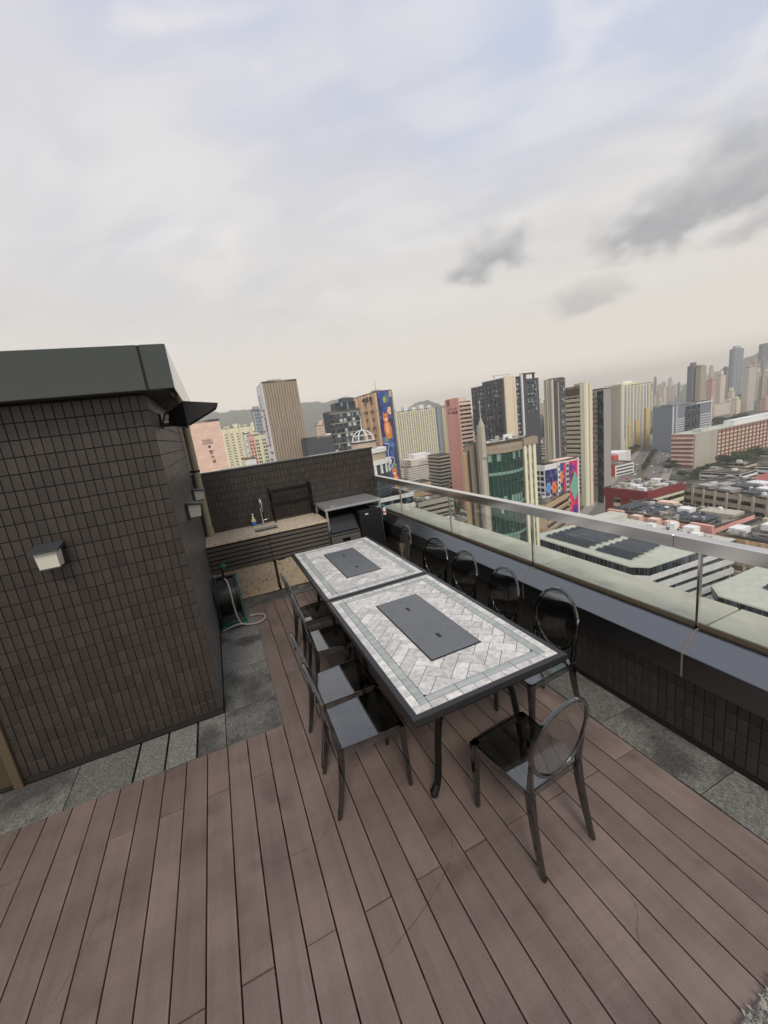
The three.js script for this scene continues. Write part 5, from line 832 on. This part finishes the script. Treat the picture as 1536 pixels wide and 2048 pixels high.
// ---- nearer low buildings
function bandBlock(name, label, poly, top, floors, roofMat) {   // storeys of white slab and dark ribbon glass round a chamfered plan
  const t = thing(name, label, 'building'); const inset = (d) => { const c = poly.reduce((a, p) => [a[0] + p[0] / poly.length, a[1] + p[1] / poly.length], [0, 0]); return poly.map(([x, z]) => { const l = Math.hypot(x - c[0], z - c[1]); return [x - (x - c[0]) / l * d, z - (z - c[1]) / l * d]; }); };
  mesh('core', new MB().prism(inset(1.2), GY, top - 0.3), C.glassDark, t); mesh('roof_deck', new MB().prism(inset(0.5), top - 0.28, top + 0.1), roofMat, t);
  mesh('parapet_band', new MB().prism(inset(0.2), top - 3, top - 0.3, true), C.glassDark, t); mesh('roof_rim', new MB().prism(poly, top - 0.3, top, true), C.sage, t);
  for (let j = 0; j < floors; j++) mesh('floor_band', new MB().prism(poly, top - 5.0 - j * 3.9, top - 3.0 - j * 3.9, true), C.white, t);
  const P = poly; for (let e = 0; e < P.length; e++) { const a = P[e], b = P[(e + 1) % P.length], n = Math.round(Math.hypot(b[0] - a[0], b[1] - a[1]) / 1.6); const m = new MB(); for (let i = 0; i <= n; i++) { const x = mix(a[0], b[0], i / n), z = mix(a[1], b[1], i / n); m.box(x - 0.06, x + 0.06, top - 3, top - 0.3, z - 0.06, z + 0.06); } stuff(mesh('mullions', m, C.greyDark, t)); }
  return t;
}
function solarLine(t, z0, z1, x, y, depth = 1.7) {   // the same, running along z
  const m = new MB(), n = Math.round((z1 - z0) / 1.1); for (let i = 0; i < n; i++) { const a = mix(z0, z1, i / n) + 0.03, b = mix(z0, z1, (i + 1) / n) - 0.03, q = [[x, y + 0.5, a], [x, y + 0.5, b], [x + depth, y + 0.95, b], [x + depth, y + 0.95, a]]; m.poly(q); m.poly(q.slice().reverse().map((v) => [v[0], v[1] - 0.06, v[2]])); } const o = mesh('solar_panel_row', m, C.solar, t);
  const l = new MB(); for (let i = 0; i <= n; i += 2) { const z = mix(z0, z1, i / n); l.box(x + 0.1, x + 0.2, y, y + 0.5, z - 0.06, z + 0.06).box(x + depth - 0.3, x + depth - 0.2, y, y + 0.85, z - 0.06, z + 0.06); } mesh('panel_stands', l, C.metal, o);
}
function solarRow(t, x0, x1, z, y, depth = 2.6) {   // tilted row of panels with legs
  const m = new MB(), n = Math.round((x1 - x0) / 1.1); for (let i = 0; i < n; i++) { const a = mix(x0, x1, i / n) + 0.03, b = mix(x0, x1, (i + 1) / n) - 0.03, q = [[a, y + 0.5, z], [b, y + 0.5, z], [b, y + 1.1, z - depth], [a, y + 1.1, z - depth]]; m.poly(q); m.poly(q.slice().reverse().map((v) => [v[0], v[1] - 0.06, v[2]])); } const o = mesh('solar_panel_row', m, C.solar, t);
  const l = new MB(); for (let i = 0; i <= n; i += 3) { const x = mix(x0, x1, i / n); l.box(x - 0.05, x + 0.05, y, y + 0.5, z - 0.3, z - 0.2).box(x - 0.05, x + 0.05, y, y + 1, z - depth + 0.2, z - depth + 0.3); } mesh('panel_stands', l, C.metal, o);
}
{
  const t = bandBlock('solar_roof_block', 'white banded block with dark solar panels on its pale roof', [[116.4, -84.5], [120.2, -80.2], [162, -78], [164, -128], [118, -131]], -54, 10, C.sage);
  for (let k = 0; k < 6; k++) { solarLine(t, -101, -87 - k * 0.4, 121 + k * 3.3, -53.9); solarLine(t, -125, -104, 121 + k * 3.3, -53.9); if (k < 4) solarLine(t, -126, -108, 143 + k * 3.3, -53.9); if (k < 2) solarLine(t, -104, -95, 144 + k * 3.3, -53.9); }
  for (const [x, z, s, h] of [[150, -86, 3, 1.6], [154, -90, 4, 2.2], [147, -96, 2, 1.2], [156, -98, 3, 1.8], [152, -104, 2.4, 1.4]]) pb(t, 'roof_plant', C.white, x + 5, x + 5 + s, -53.9, -53.9 + h, z - s, z); pb(t, 'stair_head', C.sage, 144, 161, -53.9, -51, -126, -118); clutter(t, 143, 160, -106, -84, -53.9, 26, 72);
}
{
  const t = bandBlock('corner_solar_block', 'white banded block with solar panels in the lower right corner behind glass', [[114.6, -58.2], [119.4, -62.4], [164, -62.4], [164, -14], [114, -14]], -54, 9, C.sage);
  for (let k = 0; k < 8; k++) solarLine(t, -54, -22, 126 + k * 3.6, -53.9, 2.3);
}
{ // pink low factory with stepped bays and solar roof
  const t = tower({ name: 'pink_low_factory', label: 'low pink factory with stepped bays and solar panels on the roof', x0: 171, x1: 198, z0: -89.5, z1: -135, top: -54.5, wall: C.pinkDeep });
  for (const [a, b, o] of [[0, 8, 1.5], [13, 17, 3.2], [20, 24, 3.4], [28, 32, 3], [37, 45, 1.4]]) { t.F('W', 'bay', o > 2 ? C.pink : C.pinkDeep, a, b, GY, -53.2 - (o > 2 ? 0.6 : 0), o); if (o < 2) for (let j = 0; j < 6; j++) for (let k = 0; k < 2; k++) t.F('W', 'window', C.winDark, a + 0.7 + k * 3.7, a + 3.6 + k * 3.7, -58.6 - j * 4.4, -56.6 - j * 4.4, o + 0.15); }
  for (const [a, b] of [[8.4, 12.6], [17.4, 19.6], [24.4, 27.6], [32.4, 36.6]]) for (let j = 0; j < 6; j++) t.F('W', 'window', C.winDark, a, b, -58.6 - j * 4.4, -56.4 - j * 4.4, 0.2);
  for (let i = 0; i < 4; i++) for (let j = 0; j < 6; j++) t.F('S', 'window', C.winDark, 1.2 + i * 6.6, 6 + i * 6.6, -58.6 - j * 4.4, -56.4 - j * 4.4, 0.2);
  t.b = GY; const y = -54.2 - GY; for (const [x0, x1, z] of [[4, 15, -6], [4, 15, -9.5], [4, 15, -13], [5, 14, -17], [6, 20, -26], [6, 20, -29.5], [6, 20, -33], [5, 19, -38], [5, 19, -41.5]]) solarRow(t, x0, x1, z, y, 2.4);
  clutter(t, 1, 26, -44, -2, t.h, 40, 73); t.top('roof_room', C.white, 15, 20, 18, 23, 1.8); t.top('roof_room', C.concrete, 18, 26, 3, 16, 1.2); t.top('roof_room', C.pink, 21, 25, 28, 36, 2); clean(t);
}
{ // maroon framed factory
  const t = tower({ name: 'maroon_factory', label: 'maroon framed factory with cream bands and cluttered pale roof', x0: 212, x1: 244, z0: -144, z1: -170, top: -54.5, wall: C.cream, roof: C.roofPale });
  clutter(t, 1, 31, -25, -1, t.h, 40, 74); t.F('S', 'fascia', C.maroon, -0.5, 32, -58, -53.5, 0.8); t.F('W', 'fascia', C.maroon, 0, 26, -59, -53.5, 0.8); for (const u of [0, 10, 20]) t.F('W', 'pier', C.maroon, u, u + 5, GY, -58, 0.7); t.F('S', 'pier', C.maroon, -0.4, 3, GY, -58, 0.7);
  for (let j = 0; j < 6; j++) { t.F('S', 'window', C.winDark, 3.5, 31.5, -62 - j * 4.4, -60 - j * 4.4, 0.2); for (const u of [5.3, 15.3]) t.F('W', 'window', C.winDark, u, u + 4.4, -62 - j * 4.4, -60 - j * 4.4, 0.2); }
  for (let i = 0; i < 14; i++) t.top('roof_plant', [C.white, C.grey, C.concrete][i % 3], 2 + (i % 5) * 6, 4.5 + (i % 5) * 6 + rc() * 2, 3 + Math.floor(i / 5) * 8, 6 + Math.floor(i / 5) * 8 + rc() * 2, 0.8 + rc() * 1.4); clean(t);
}
{ // brown low block before the flower mural
  const t = tower({ name: 'brown_low_block', label: 'low brown block with stained flat roof before the flower mural', x0: 151.4, x1: 188.4, z0: -155.4, z1: -178, top: -50.5, wall: C.brown, turn: R(23) }); clutter(t, 1, 36, -21, -1, t.h, 34, 75);
  for (let j = 0; j < 8; j++) { t.F('S', 'window', C.winDark, 1, t.w - 1, -55.4 - j * 4.2, -53.6 - j * 4.2, 0.15); t.F('S', 'sill', C.tan, 0.4, t.w - 0.4, -56.2 - j * 4.2, -55.5 - j * 4.2, 0.7); }
  for (let i = 0; i < 9; i++) t.top('roof_plant', i % 2 ? C.white : C.concrete, 4 + i * 3.4, 5.6 + i * 3.4 + rc(), 14 + (i % 3) * 2, 16 + (i % 3) * 2, 0.6 + rc()); clean(t);
}
{ // flower mural tower
  const t = tower({ name: 'flower_mural_block', label: 'slim block painted with a pink and navy flower mural', x0: 164, x1: 188.5, z0: -168.3, z1: -175, top: -32.6, wall: C.white });
  const mural = canvasMat(768, 768, (x, W, H) => {
    x.fillStyle = '#2b2a63'; x.fillRect(0, 0, W * 0.52, H); x.fillStyle = '#dd2f6b'; x.fillRect(W * 0.52, 0, W * 0.48, H); const rr = rng(12);
    for (let i = 0; i < 26; i++) blob(x, rr() * W * 0.5, rr() * H, 20 + rr() * 50, ['#27306e', '#3a5a9a', '#1f2450', '#4a6a8c'][i % 4], 4, 0.3, i); for (let i = 0; i < 18; i++) blob(x, W * 0.54 + rr() * W * 0.46, rr() * H, 14 + rr() * 44, ['#c2247a', '#e8467c', '#8a2f86', '#5b3c96'][i % 4], 4, 0.35, i + 40);
    for (const [cx, cy, r, c, m] of [[70, 470, 92, '#ee7a2e', '#3b2340'], [190, 200, 66, '#f08a34', '#c23b2a'], [330, 150, 70, '#f2913c', '#c23b2a'], [60, 190, 60, '#6fa3dc', '#3f6db4'], [400, 560, 58, '#f0862f', '#a8324a'], [560, 470, 74, '#ec5a34', '#7a2748'], [690, 560, 72, '#6a3f9e', '#472a7a'], [600, 70, 54, '#5a3fa0', '#3c2a74']]) flower(x, cx, cy, r, c, m);
    for (const [a, b, c, d, e] of [[110, 300, 40, -0.6, '#b7c95a'], [330, 270, 34, 0.5, '#a8bf58'], [140, 560, 44, 0.2, '#9fb64e'], [120, 700, 60, 0.7, '#7b9a86']]) { x.fillStyle = e; x.beginPath(); x.ellipse(a, b, c, c * 0.45, d, 0, 6.3); x.fill(); }
    x.fillStyle = '#79b79a'; x.beginPath(); x.moveTo(690, 110); x.bezierCurveTo(790, 180, 800, 380, 690, 440); x.bezierCurveTo(620, 400, 580, 330, 560, 270); x.bezierCurveTo(610, 240, 640, 170, 690, 110); x.fill(); x.fillStyle = '#4a2b3c'; x.beginPath(); x.moveTo(600, 230); x.bezierCurveTo(610, 150, 670, 110, 700, 110); x.lineTo(600, 230); x.fill();
    x.lineWidth = 7; for (let i = 0; i < 12; i++) { x.strokeStyle = ['#6d8fc0', '#7a5aa8', '#9a3a86'][i % 3]; x.beginPath(); const a = rr() * W, b = rr() * H; x.moveTo(a, b); x.bezierCurveTo(a + 80, b - 60, a + 40, b + 90, a + 140, b + 60); x.stroke(); }
  });
  const lo = new THREE.BoxGeometry(8.5, 40, 0.4); { const g = lo; const uv = g.attributes.uv; for (let i = 0; i < uv.count; i++) uv.setX(i, uv.getX(i) * 0.36); } lo.translate(4.4, -55.5 - GY, 0.3); mesh('mural_panel', lo, mural, t);
  const hi = new THREE.BoxGeometry(13.4, 40, 0.4); { const uv = hi.attributes.uv; for (let i = 0; i < uv.count; i++) uv.setX(i, 0.4 + uv.getX(i) * 0.6); } hi.translate(17, -53.2 - GY, 0.3); mesh('mural_panel', hi, mural, t);
  t.F('S', 'frame', C.white, 23.7, 24.6, GY, -32, 0.8); t.F('S', 'stair_strip', C.white, 8.7, 10.3, GY, -32.4, 0.8); t.F('S', 'balcony_strip', C.sage, 14.6, 16.8, GY, -33, 0.9); for (let j = 0; j < 12; j++) { t.F('S', 'window', C.winDark, 9.2, 9.8, -35.5 - j * 3, -34 - j * 3, 1); t.F('S', 'window', C.winDark, 14.9, 16.5, -36 - j * 3, -34.6 - j * 3, 1.1); }
  for (let j = 0; j < 9; j++) for (let i = 0; i < 2; i++) t.F('W', 'window', C.winDark, 0.8 + i * 3.2, 3 + i * 3.2, -38 - j * 3.2, -36 - j * 3.2, 0.25);
  t.top('roof_room', C.pink, 9, 23, 1, 6, 1); clean(t);
}
{ // curved green glass tower
  const t = tower({ name: 'curved_green_tower', label: 'tower with bulging green glass front and brown fins behind the handrail', x0: 78, x1: 98, z0: -104, z1: -116, top: -9.8, wall: C.taupe, roof: C.roofPale });
  const rows = 22, cols = 11, N = 0.5, chord = 13.9, sag = 2.6, rad = (chord * chord / 4 + sag * sag) / (2 * sag), ha = Math.asin(chord / 2 / rad), at = (q, r = rad) => { const a = mix(-ha, ha, q); return [0.3 + chord / 2 + r * Math.sin(a), r * Math.cos(a) - (rad - sag)]; };
  const outline = rangeN(0, 1 / 24, 25).map((q) => at(q, rad - 0.25)); mesh('bay_core', new MB().prism([[0.3, -1], ...outline, [14.2, -1]], 0, -12.4 - GY), C.glassDark, t); mesh('bay_cap', new MB().prism([[0.3, -1], ...rangeN(0, 1 / 24, 25).map((q) => at(q, rad + 0.3)), [14.2, -1]], -12.3 - GY, -10.4 - GY, true), C.taupe, t);
  for (let j = 0; j < rows; j++) { const y1 = -12.4 - j * 3.4 - GY; for (let i = 0; i < cols; i++) { const a = at(i / cols + 0.004), b = at((i + 1) / cols - 0.004), lit = rc(); const pane = (n, m, h0, h1) => { const mb = new MB(); mb.poly([[a[0], h0, a[1]], [b[0], h0, b[1]], [b[0], h1, b[1]], [a[0], h1, a[1]]]); mb.poly([[a[0], h1, a[1]], [b[0], h1, b[1]], [b[0], h1, b[1] - 0.25], [a[0], h1, a[1] - 0.25]]); mesh(n, mb, m, t); }; pane('window', j % 4 === 0 && lit < 0.6 ? C.glassPale : lit < 0.12 ? C.winGrey : C.glassGreen, y1 - 2.3, y1 - 0.1); } const sp = new MB(); for (let i = 0; i < 24; i++) { const a = at(i / 24, rad + 0.12), b = at((i + 1) / 24, rad + 0.12); sp.poly([[a[0], y1 - 3.35, a[1]], [b[0], y1 - 3.35, b[1]], [b[0], y1 - 2.4, b[1]], [a[0], y1 - 2.4, a[1]]]); } mesh('spandrel', sp, j % 3 === 1 ? C.glassPale : C.glassGreen, t); }
  for (let i = 0; i <= cols; i++) { const a = at(i / cols, rad + 0.1); pb(t, 'mullion', C.greyDark, a[0] - 0.06, a[0] + 0.06, 0, -12.4 - GY, a[1] - 0.1, a[1] + 0.12); }
  for (const u of [14.4, 16.3, 18.2]) t.F('S', 'column', C.cream, u, u + 1.1, GY, -11.4, 0.7); clutter(t, 2, 18, -10, -2, t.h, 16, 71); t.F('S', 'cornice', C.taupe, 14.2, 20.1, -11.4, -9.2, 0.9); for (const u of [15.55, 17.45]) for (let j = 0; j < 20; j++) t.F('S', 'window', C.winDark, u, u + 0.7, -16.2 - j * 3.4, -14.4 - j * 3.4, 0.15);
  for (let i = 0; i < 6; i++) t.F('W', 'fin', [C.concrete, C.taupe, C.slate, C.taupe, C.slate, C.brown][i], i * 2, i * 2 + 1.3, GY, [-3, -6, -8.4, -9.6, -11, -12][i], [1.8, 1.2, 0.4, 1.1, 0.5, 1.6][i]);
  mesh('spire_fin', new MB().loft([rectSec(-0.9, -13 - GY, -0.4, 0.75, 0.9), rectSec(-0.9, -3.4 - GY, -0.4, 0.7, 0.8), rectSec(-0.9, -0.9 - GY, -0.4, 0.15, 0.15)]), C.concrete, t); mesh('mast', new MB().rod([-0.9, -1 - GY, -0.4], [-0.9, 4.6 - GY, -0.4], 0.09, 0.05, 8).rod([-1.4, 3.9 - GY, -0.4], [-0.4, 3.9 - GY, -0.4], 0.06, 0.06, 8), C.white, t);
  for (let i = 0; i < 8; i++) t.top('roof_plant', [C.white, C.concrete, C.grey][i % 3], 2 + i * 2, 3.4 + i * 2, 2 + (i % 3) * 2.5, 3.6 + (i % 3) * 2.5, 0.5 + rc() * 0.9); t.top('dish_mount', C.white, 11, 11.4, 3, 3.4, 2); t.top('gondola', C.white, 9.5, 13, 3, 3.3, 2.6); clean(t);
}
{ const t = tower({ name: 'tan_corner_block', label: 'tan block with grey flat roof at the far right handrail', x0: 163, x1: 190, z0: -66, z1: -84.5, top: -54, wall: C.brown }); for (let j = 0; j < 9; j++) { t.F('W', 'window', C.winDark, 0.5, 18, -58 - j * 3.8, -56.4 - j * 3.8, 0.15); t.F('W', 'sill', C.tan, 0.3, 18.2, -58.8 - j * 3.8, -58.1 - j * 3.8, 0.7); t.F('S', 'window', C.winDark, 0.5, 26, -58 - j * 3.8, -56.4 - j * 3.8, 0.15); } for (let i = 0; i < 5; i++) t.F('W', 'pier', C.brown, i * 4.4, i * 4.4 + 0.7, GY, -54, 0.9); clutter(t, 1, 26, -17, -1, t.h, 24, 76); t.top('roof_room', C.white, 4, 10, 13, 17, 2.2); t.top('roof_room', C.white, 14, 26, 8, 12, 2.2); clean(t); }
{ const t = tower({ name: 'grey_warehouse', label: 'grey flat roofed warehouse row behind the pink low factory', x0: 236, x1: 270, z0: -96, z1: -150, top: -58, wall: C.concrete, turn: R(-14) }); clutter(t, 1, 33, -53, -1, t.h, 60, 77); for (let j = 0; j < 6; j++) for (let i = 0; i < 8; i++) { t.F('W', 'window', C.winDark, 1 + i * 6.6, 6.4 + i * 6.6, -62.4 - j * 4.4, -60.4 - j * 4.4, 0.15); } for (let i = 0; i < 9; i++) t.F('W', 'pier', C.concrete, i * 6.6 - 0.4, i * 6.6 + 0.6, GY, -57.4, 0.9); for (let i = 0; i < 12; i++) t.top('roof_shed', [C.white, C.metal, C.grey, C.slate][i % 4], 2 + (i % 3) * 10, 8 + (i % 3) * 10 + rc() * 3, 3 + Math.floor(i / 3) * 12, 8 + Math.floor(i / 3) * 12 + rc() * 4, 0.8 + rc() * 1.4); clean(t); }
{ const t = tower({ name: 'red_roof_market', label: 'long low market hall with dull red roof beyond the warehouses', x0: 330, x1: 420, z0: -165, z1: -180, top: -80, wall: C.concrete, roof: C.maroon }); t.top('roof_sheet', wallMat(160, 84, 78), 0.5, 89, 0.5, 14, 1.2); clean(t); }
{ // school by the road
  const t = tower({ name: 'coloured_school', label: 'white school with red and blue blocks left of the road', x0: 398, x1: 428, z0: -306, z1: -330, top: -78, wall: C.white, roof: C.roofPale });
  for (let j = 0; j < 3; j++) t.F('S', 'window', C.winDark, 2, 28, -83.4 - j * 3.6 + 2, -82 - j * 3.6 + 2, 0.2); t.F('W', 'red_wall', C.red, 0, 8, GY, -77, 0.5); pb(t, 'red_block', C.red, 33, 42, 0, 17, -40, -28); pb(t, 'white_block', C.white, 42, 66, 0, 19, -52, -30); pb(t, 'blue_tank', C.blue, 12, 22, 20, 26, -70, -58); pb(t, 'orange_block', wallMat(200, 110, 80), 2, 30, 0, 18, -64, -44); pb(t, 'white_block', C.white, 4, 44, 0, 21, -92, -66); clean(t);
}
// other low and middling blocks that fill the town, each on its own lot
{
  const rr = rng(77), lots = []; const hit = (x0, x1, z0, z1) => lots.some((l) => x0 < l[1] + 6 && x1 > l[0] - 6 && z1 < l[2] + 6 && z0 > l[3] - 6);
  for (const o of scene.children) if (o.userData.category === 'building') { const b = new THREE.Box3().setFromObject(o); lots.push([b.min.x, b.max.x, b.max.z, b.min.z]); }
  const names = ['low grey roofed block', 'low tan block', 'low pale block', 'low brown block', 'low white block'], mats = [C.concrete, C.tan, C.white, C.brown, C.beige];
  const roadDist = (x, z) => Math.abs((x - RD.o[0]) * RD.n[0] + (z - RD.o[1]) * RD.n[1]);
  const sector = (a, D) => (D < 330 ? 'in the near streets ' : D < 520 ? 'in the middle streets ' : 'in the far streets ') + (a < 25 ? 'beyond the end wall' : a < 37 ? 'below the cream apartment slab' : a < 48 ? 'behind the curved green tower' : a < 56 ? 'left of the main road' : 'right of the main road');
  const tones = ['cream ribbed', 'pale grey', 'rosy', 'blue grey', 'pale cream', 'tan', 'dark grey', 'peach'], place = (a) => a < 53 ? 'above the cream yellow housing' : a < 56.5 ? 'at the vanishing end of the road' : a < 59.5 ? 'above the blue grey office' : a < 62.8 ? 'left of the tallest tower' : a < 64.6 ? 'below the tallest tower' : 'by the right picture edge';
  let made = 0;
  for (let i = 0; i < 900 && made < 95; i++) {
    const az = R(14 + rr() * 54), D = 190 + rr() * rr() * 620, x = D * Math.sin(az), z = -D * Math.cos(az), w = 16 + rr() * 26, d = 14 + rr() * 22, k = Math.floor(rr() * 5), open = az > R(56.5) && D > 250, h = open ? 5 + rr() * 4 : D < 330 ? 12 + rr() * 16 : 8 + rr() * 26;
    if (roadDist(x + w / 2, z - d / 2) < (D > 300 ? 64 : 46) || hit(x, x + w, z, z - d)) continue; lots.push([x, x + w, z, z - d]);
    const t = tower({ name: 'low_block', label: names[k] + ' ' + sector(az * 57.3, D), x0: x, x1: x + w, z0: z, z1: z - d, top: GY + h, wall: mats[k], group: names[k] + 's ' + sector(az * 57.3, D), roof: rr() < 0.3 ? C.roofPale : C.roof, ou: rr() * 9 });
    const fl = Math.max(2, Math.floor(h / 4)); for (let j = 0; j < fl; j++) { t.F('S', 'window', C.winDark, 1, w - 1, GY + 1.4 + j * 4, GY + 3 + j * 4, 0.12); t.F('W', 'window', C.winDark, 1, d - 1, GY + 1.4 + j * 4, GY + 3 + j * 4, 0.12); }
    if (D < 420) clutter(t, 1, w - 2, -d + 1, -2, h, 10, 500 + i); for (let j = 0; j < 3; j++) { const a = 1 + rr() * (w - 7), b = 1 + rr() * (d - 7); t.top('roof_room', [C.white, C.grey, C.metal][j], a, a + 2 + rr() * 4, b, b + 2 + rr() * 4, 1 + rr() * 2); } clean(t); made++;
  }
  // distant towers
  const far = (az0, az1, top, D, m, label, group) => { const x0 = D * Math.sin(R(az0)), z0 = -D * Math.cos(R(az0)), w = Math.max(8, D * (R(az1) - R(az0)) / Math.cos(R(az0)) * 0.8); const t = tower({ name: 'distant_tower', label, x0, x1: x0 + w, z0, z1: z0 - 11, top, wall: FM[m], group, ou: rr() * 20 }); t.top('crown', FM[m], w * 0.2, w * 0.75, 2, 9, 3 + rr() * 9); clean(t); };
  far(63.15, 64.1, 68, 1500, 3, 'tallest hazy tower near the right edge of the skyline'); far(59.75, 60.45, 34, 1250, 6, 'broad dark hazy tower left of the tallest tower'); far(60.5, 61.1, 30, 1250, 5, 'brownish hazy tower beside the broad dark tower'); far(65.25, 66.6, 105, 2300, 6, 'hazy blue tower cut by the right edge of the picture'); far(64.4, 65.1, 14, 1350, 1, 'pale hazy tower just right of the tallest tower'); far(62.2, 62.7, 4, 1300, 4, 'short hazy cream tower left of the tallest tower'); far(61.5, 61.9, -4, 1200, 2, 'short hazy rosy tower right of the brownish tower');
  for (let i = 0; i < 290; i++) { const az = 48.5 + Math.sqrt(rr()) * 19, D = 1000 + Math.sqrt(rr()) * 2700, k = (az - 50) / 18, top = GY + 22 + rr() * 48 + (D > 1500 ? rr() * 90 * clamp(k) : 0) + (rr() < 0.12 ? 40 : 0); const x = D * Math.sin(R(az)), z = -D * Math.cos(R(az)); if (roadDist(x, z) < 60) continue; far(az, az + (9 + rr() * 13) / D * 57.3 * Math.cos(R(az)), top, D, ...((m) => { const l = (top > -15 ? 'tall ' : top > -42 ? 'middling ' : 'low ') + tones[m] + ' hazy tower ' + (D > 2000 ? 'far off ' : '') + place(az); return [m, l, l + ' in the skyline']; })(Math.floor(rr() * 8))); }
  for (let i = 0; i < 46; i++) { const az = 10 + rr() * 37, D = 640 + rr() * 900; far(az, az + (16 + rr() * 18) / D * 57.3 * Math.cos(R(az)), GY + 40 + rr() * 46, D, ...((m) => { const l = tones[m] + ' hazy housing tower ' + (az < 18 ? 'left of the dark glass office' : az < 26 ? 'behind the orange hotel' : az < 35 ? 'behind the cream apartment slab' : 'behind the dark glass complex'); return [m, l, l + ' before the hills']; })(Math.floor(rr() * 8))); }
}
// ---------------------------------------------------------------- trees and cars
{
  const bark = std(srgb3(92, 78, 62), 0.9), leafM = [[58, 78, 40], [70, 90, 48], [48, 68, 40]].map((c) => phys({ color: new THREE.Color().setRGB(...srgb3(...c)), roughness: 0.8, transmission: 0.25, thickness: 0, side: THREE.DoubleSide }));
  const leafy = (seed, n, ry) => { // crown of small leaf clumps in several lobes, unit radius
    const rr = rng(seed), mb = new MB(), lobes = Array.from({ length: 9 }, () => { const a = rr() * 6.283, q = Math.sqrt(rr()) * 0.62; return [q * Math.cos(a), (rr() - 0.4) * ry, q * Math.sin(a), 0.34 + rr() * 0.24]; });
    for (let i = 0; i < n; i++) { const L = lobes[Math.floor(rr() * lobes.length)], u = rr() * 2 - 1, a = rr() * 6.283, s = Math.sqrt(1 - u * u), k = L[3] * (0.7 + 0.35 * rr()), c = [L[0] + k * s * Math.cos(a), L[1] + k * u * 0.8, L[2] + k * s * Math.sin(a)], e = 0.05 + rr() * 0.06, t1 = new THREE.Vector3(rr() - 0.5, rr() - 0.5, rr() - 0.5).normalize().multiplyScalar(e), t2 = new THREE.Vector3(rr() - 0.5, rr() - 0.5, rr() - 0.5).cross(t1).normalize().multiplyScalar(e * 0.8); mb.poly([[c[0] - t1.x, c[1] - t1.y, c[2] - t1.z], [c[0] + t2.x, c[1] + t2.y, c[2] + t2.z], [c[0] + t1.x, c[1] + t1.y, c[2] + t1.z], [c[0] - t2.x, c[1] - t2.y, c[2] - t2.z]]); }
    return mb.build();
  };
  const crowns = [leafy(1, 900, 0.5), leafy(2, 900, 0.4), leafy(3, 900, 0.6)], trunkG = new MB().rod([0, 0, 0], [0, 0.75, 0], 0.05, 0.03, 7).rod([0, 0.6, 0], [0.25, 1, 0.1], 0.025, 0.012, 6).rod([0, 0.65, 0], [-0.22, 1.02, -0.12], 0.025, 0.012, 6).build();
  const rr = rng(400);
  const tree = (x, z, h, r, label, group, y = GY) => { const t = thing('street_tree', label, 'tree', [x, y, z], rr() * 6.28, group); const tr = mesh('trunk', trunkG, bark, t); tr.scale.set(h * 0.55, h * 0.55, h * 0.55); const k = Math.floor(rr() * 3), c = mesh('crown', crowns[k], leafM[Math.floor(rr() * 3)], t); c.scale.set(r, h * 0.42, r); c.position.y = h * 0.62; };
  for (let s = 215; s < 700; s += 9) { const p = rp(s, (rr() - 0.5) * 2); tree(p[0], p[2], 6 + rr() * 2.5, 3 + rr(), 'leafy tree in the planted median of the main road', 'trees along the road median'); }
  for (let s = 200; s < 760; s += 15) { for (const side of [-1, 1]) { const p = rp(s + rr() * 6, side * (23 + rr() * 7)); tree(p[0], p[2], 7 + rr() * 4, 4 + rr() * 2, side < 0 ? 'leafy tree on the left pavement of the main road' : 'leafy tree on the right pavement of the main road', side < 0 ? 'trees on the left pavement' : 'trees on the right pavement'); } }
  for (let i = 0; i < 9; i++) tree(474 + i * 8 + rr() * 4, -240 - rr() * 10, 13 + rr() * 4, 8 + rr() * 2, 'dark broad tree before the brown factory', 'trees before the brown factory');
  for (let i = 0; i < 7; i++) tree(404 + i * 8 + rr() * 5, -232 - rr() * 8, 9 + rr() * 4, 6 + rr() * 2, 'dark tree beside the market sheds', 'trees beside the market sheds');
  for (let i = 0; i < 22; i++) { const az = R(26 + rr() * 8), D = 330 + rr() * 130; tree(D * Math.sin(az), -D * Math.cos(az), 14 + rr() * 8, 7 + rr() * 4, 'park tree at the foot of the cream apartment slab', 'park trees below the apartment slab'); }
  for (let i = 0; i < 36; i++) { const az = R(60 + rr() * 7), D = 800 + rr() * 230; tree(D * Math.sin(az), -D * Math.cos(az), 16 + rr() * 9, 12 + rr() * 6, 'wooded slope tree round the white school', 'trees round the white school'); }
  const paint = [[224, 222, 218], [190, 40, 36], [40, 44, 52], [150, 156, 162], [232, 226, 200]].map((c) => std(srgb3(...c), 0.3, 0.2));
  const carG = smooth(new MB().loft([[-2.1, 0.5, 0.75], [-2.15, 0.9, 0.85], [-1.9, 1.0, 0.85], [-1.2, 1.45, 0.7], [0.5, 1.45, 0.7], [1.2, 1.0, 0.83], [2.0, 0.88, 0.8], [2.15, 0.6, 0.74]].map(([x, y, w]) => [[x, 0.35, -w], [x, 0.35, w], [x, y, w], [x, y, -w]])).build(), 0.5), wheelG = new MB().rod([-1.35, 0.33, -0.88], [-1.35, 0.33, 0.88], 0.33, 0.33, 10).rod([1.3, 0.33, -0.88], [1.3, 0.33, 0.88], 0.33, 0.33, 10).build();
  const turn = Math.atan2(-RD.d[1], RD.d[0]); const cname = ['white', 'red', 'dark', 'silver', 'cream'];
  for (let i = 0; i < 34; i++) { const s = 150 + i * 13 + rr() * 8, lane = [-10.5, -5.5, 5.5, 10.5, 16.5][Math.floor(rr() * 5)], p = rp(s, lane, 0.06), k = Math.floor(rr() * 5); const c = thing('road_car', 'small ' + cname[k] + ' car on the main road', 'car', p, turn + (lane < 0 ? Math.PI : 0), cname[k] + ' cars on the main road'); mesh('body', carG, paint[k], c); mesh('wheels', wheelG, C.slate, c); }
}
renderer.render(scene, camera);
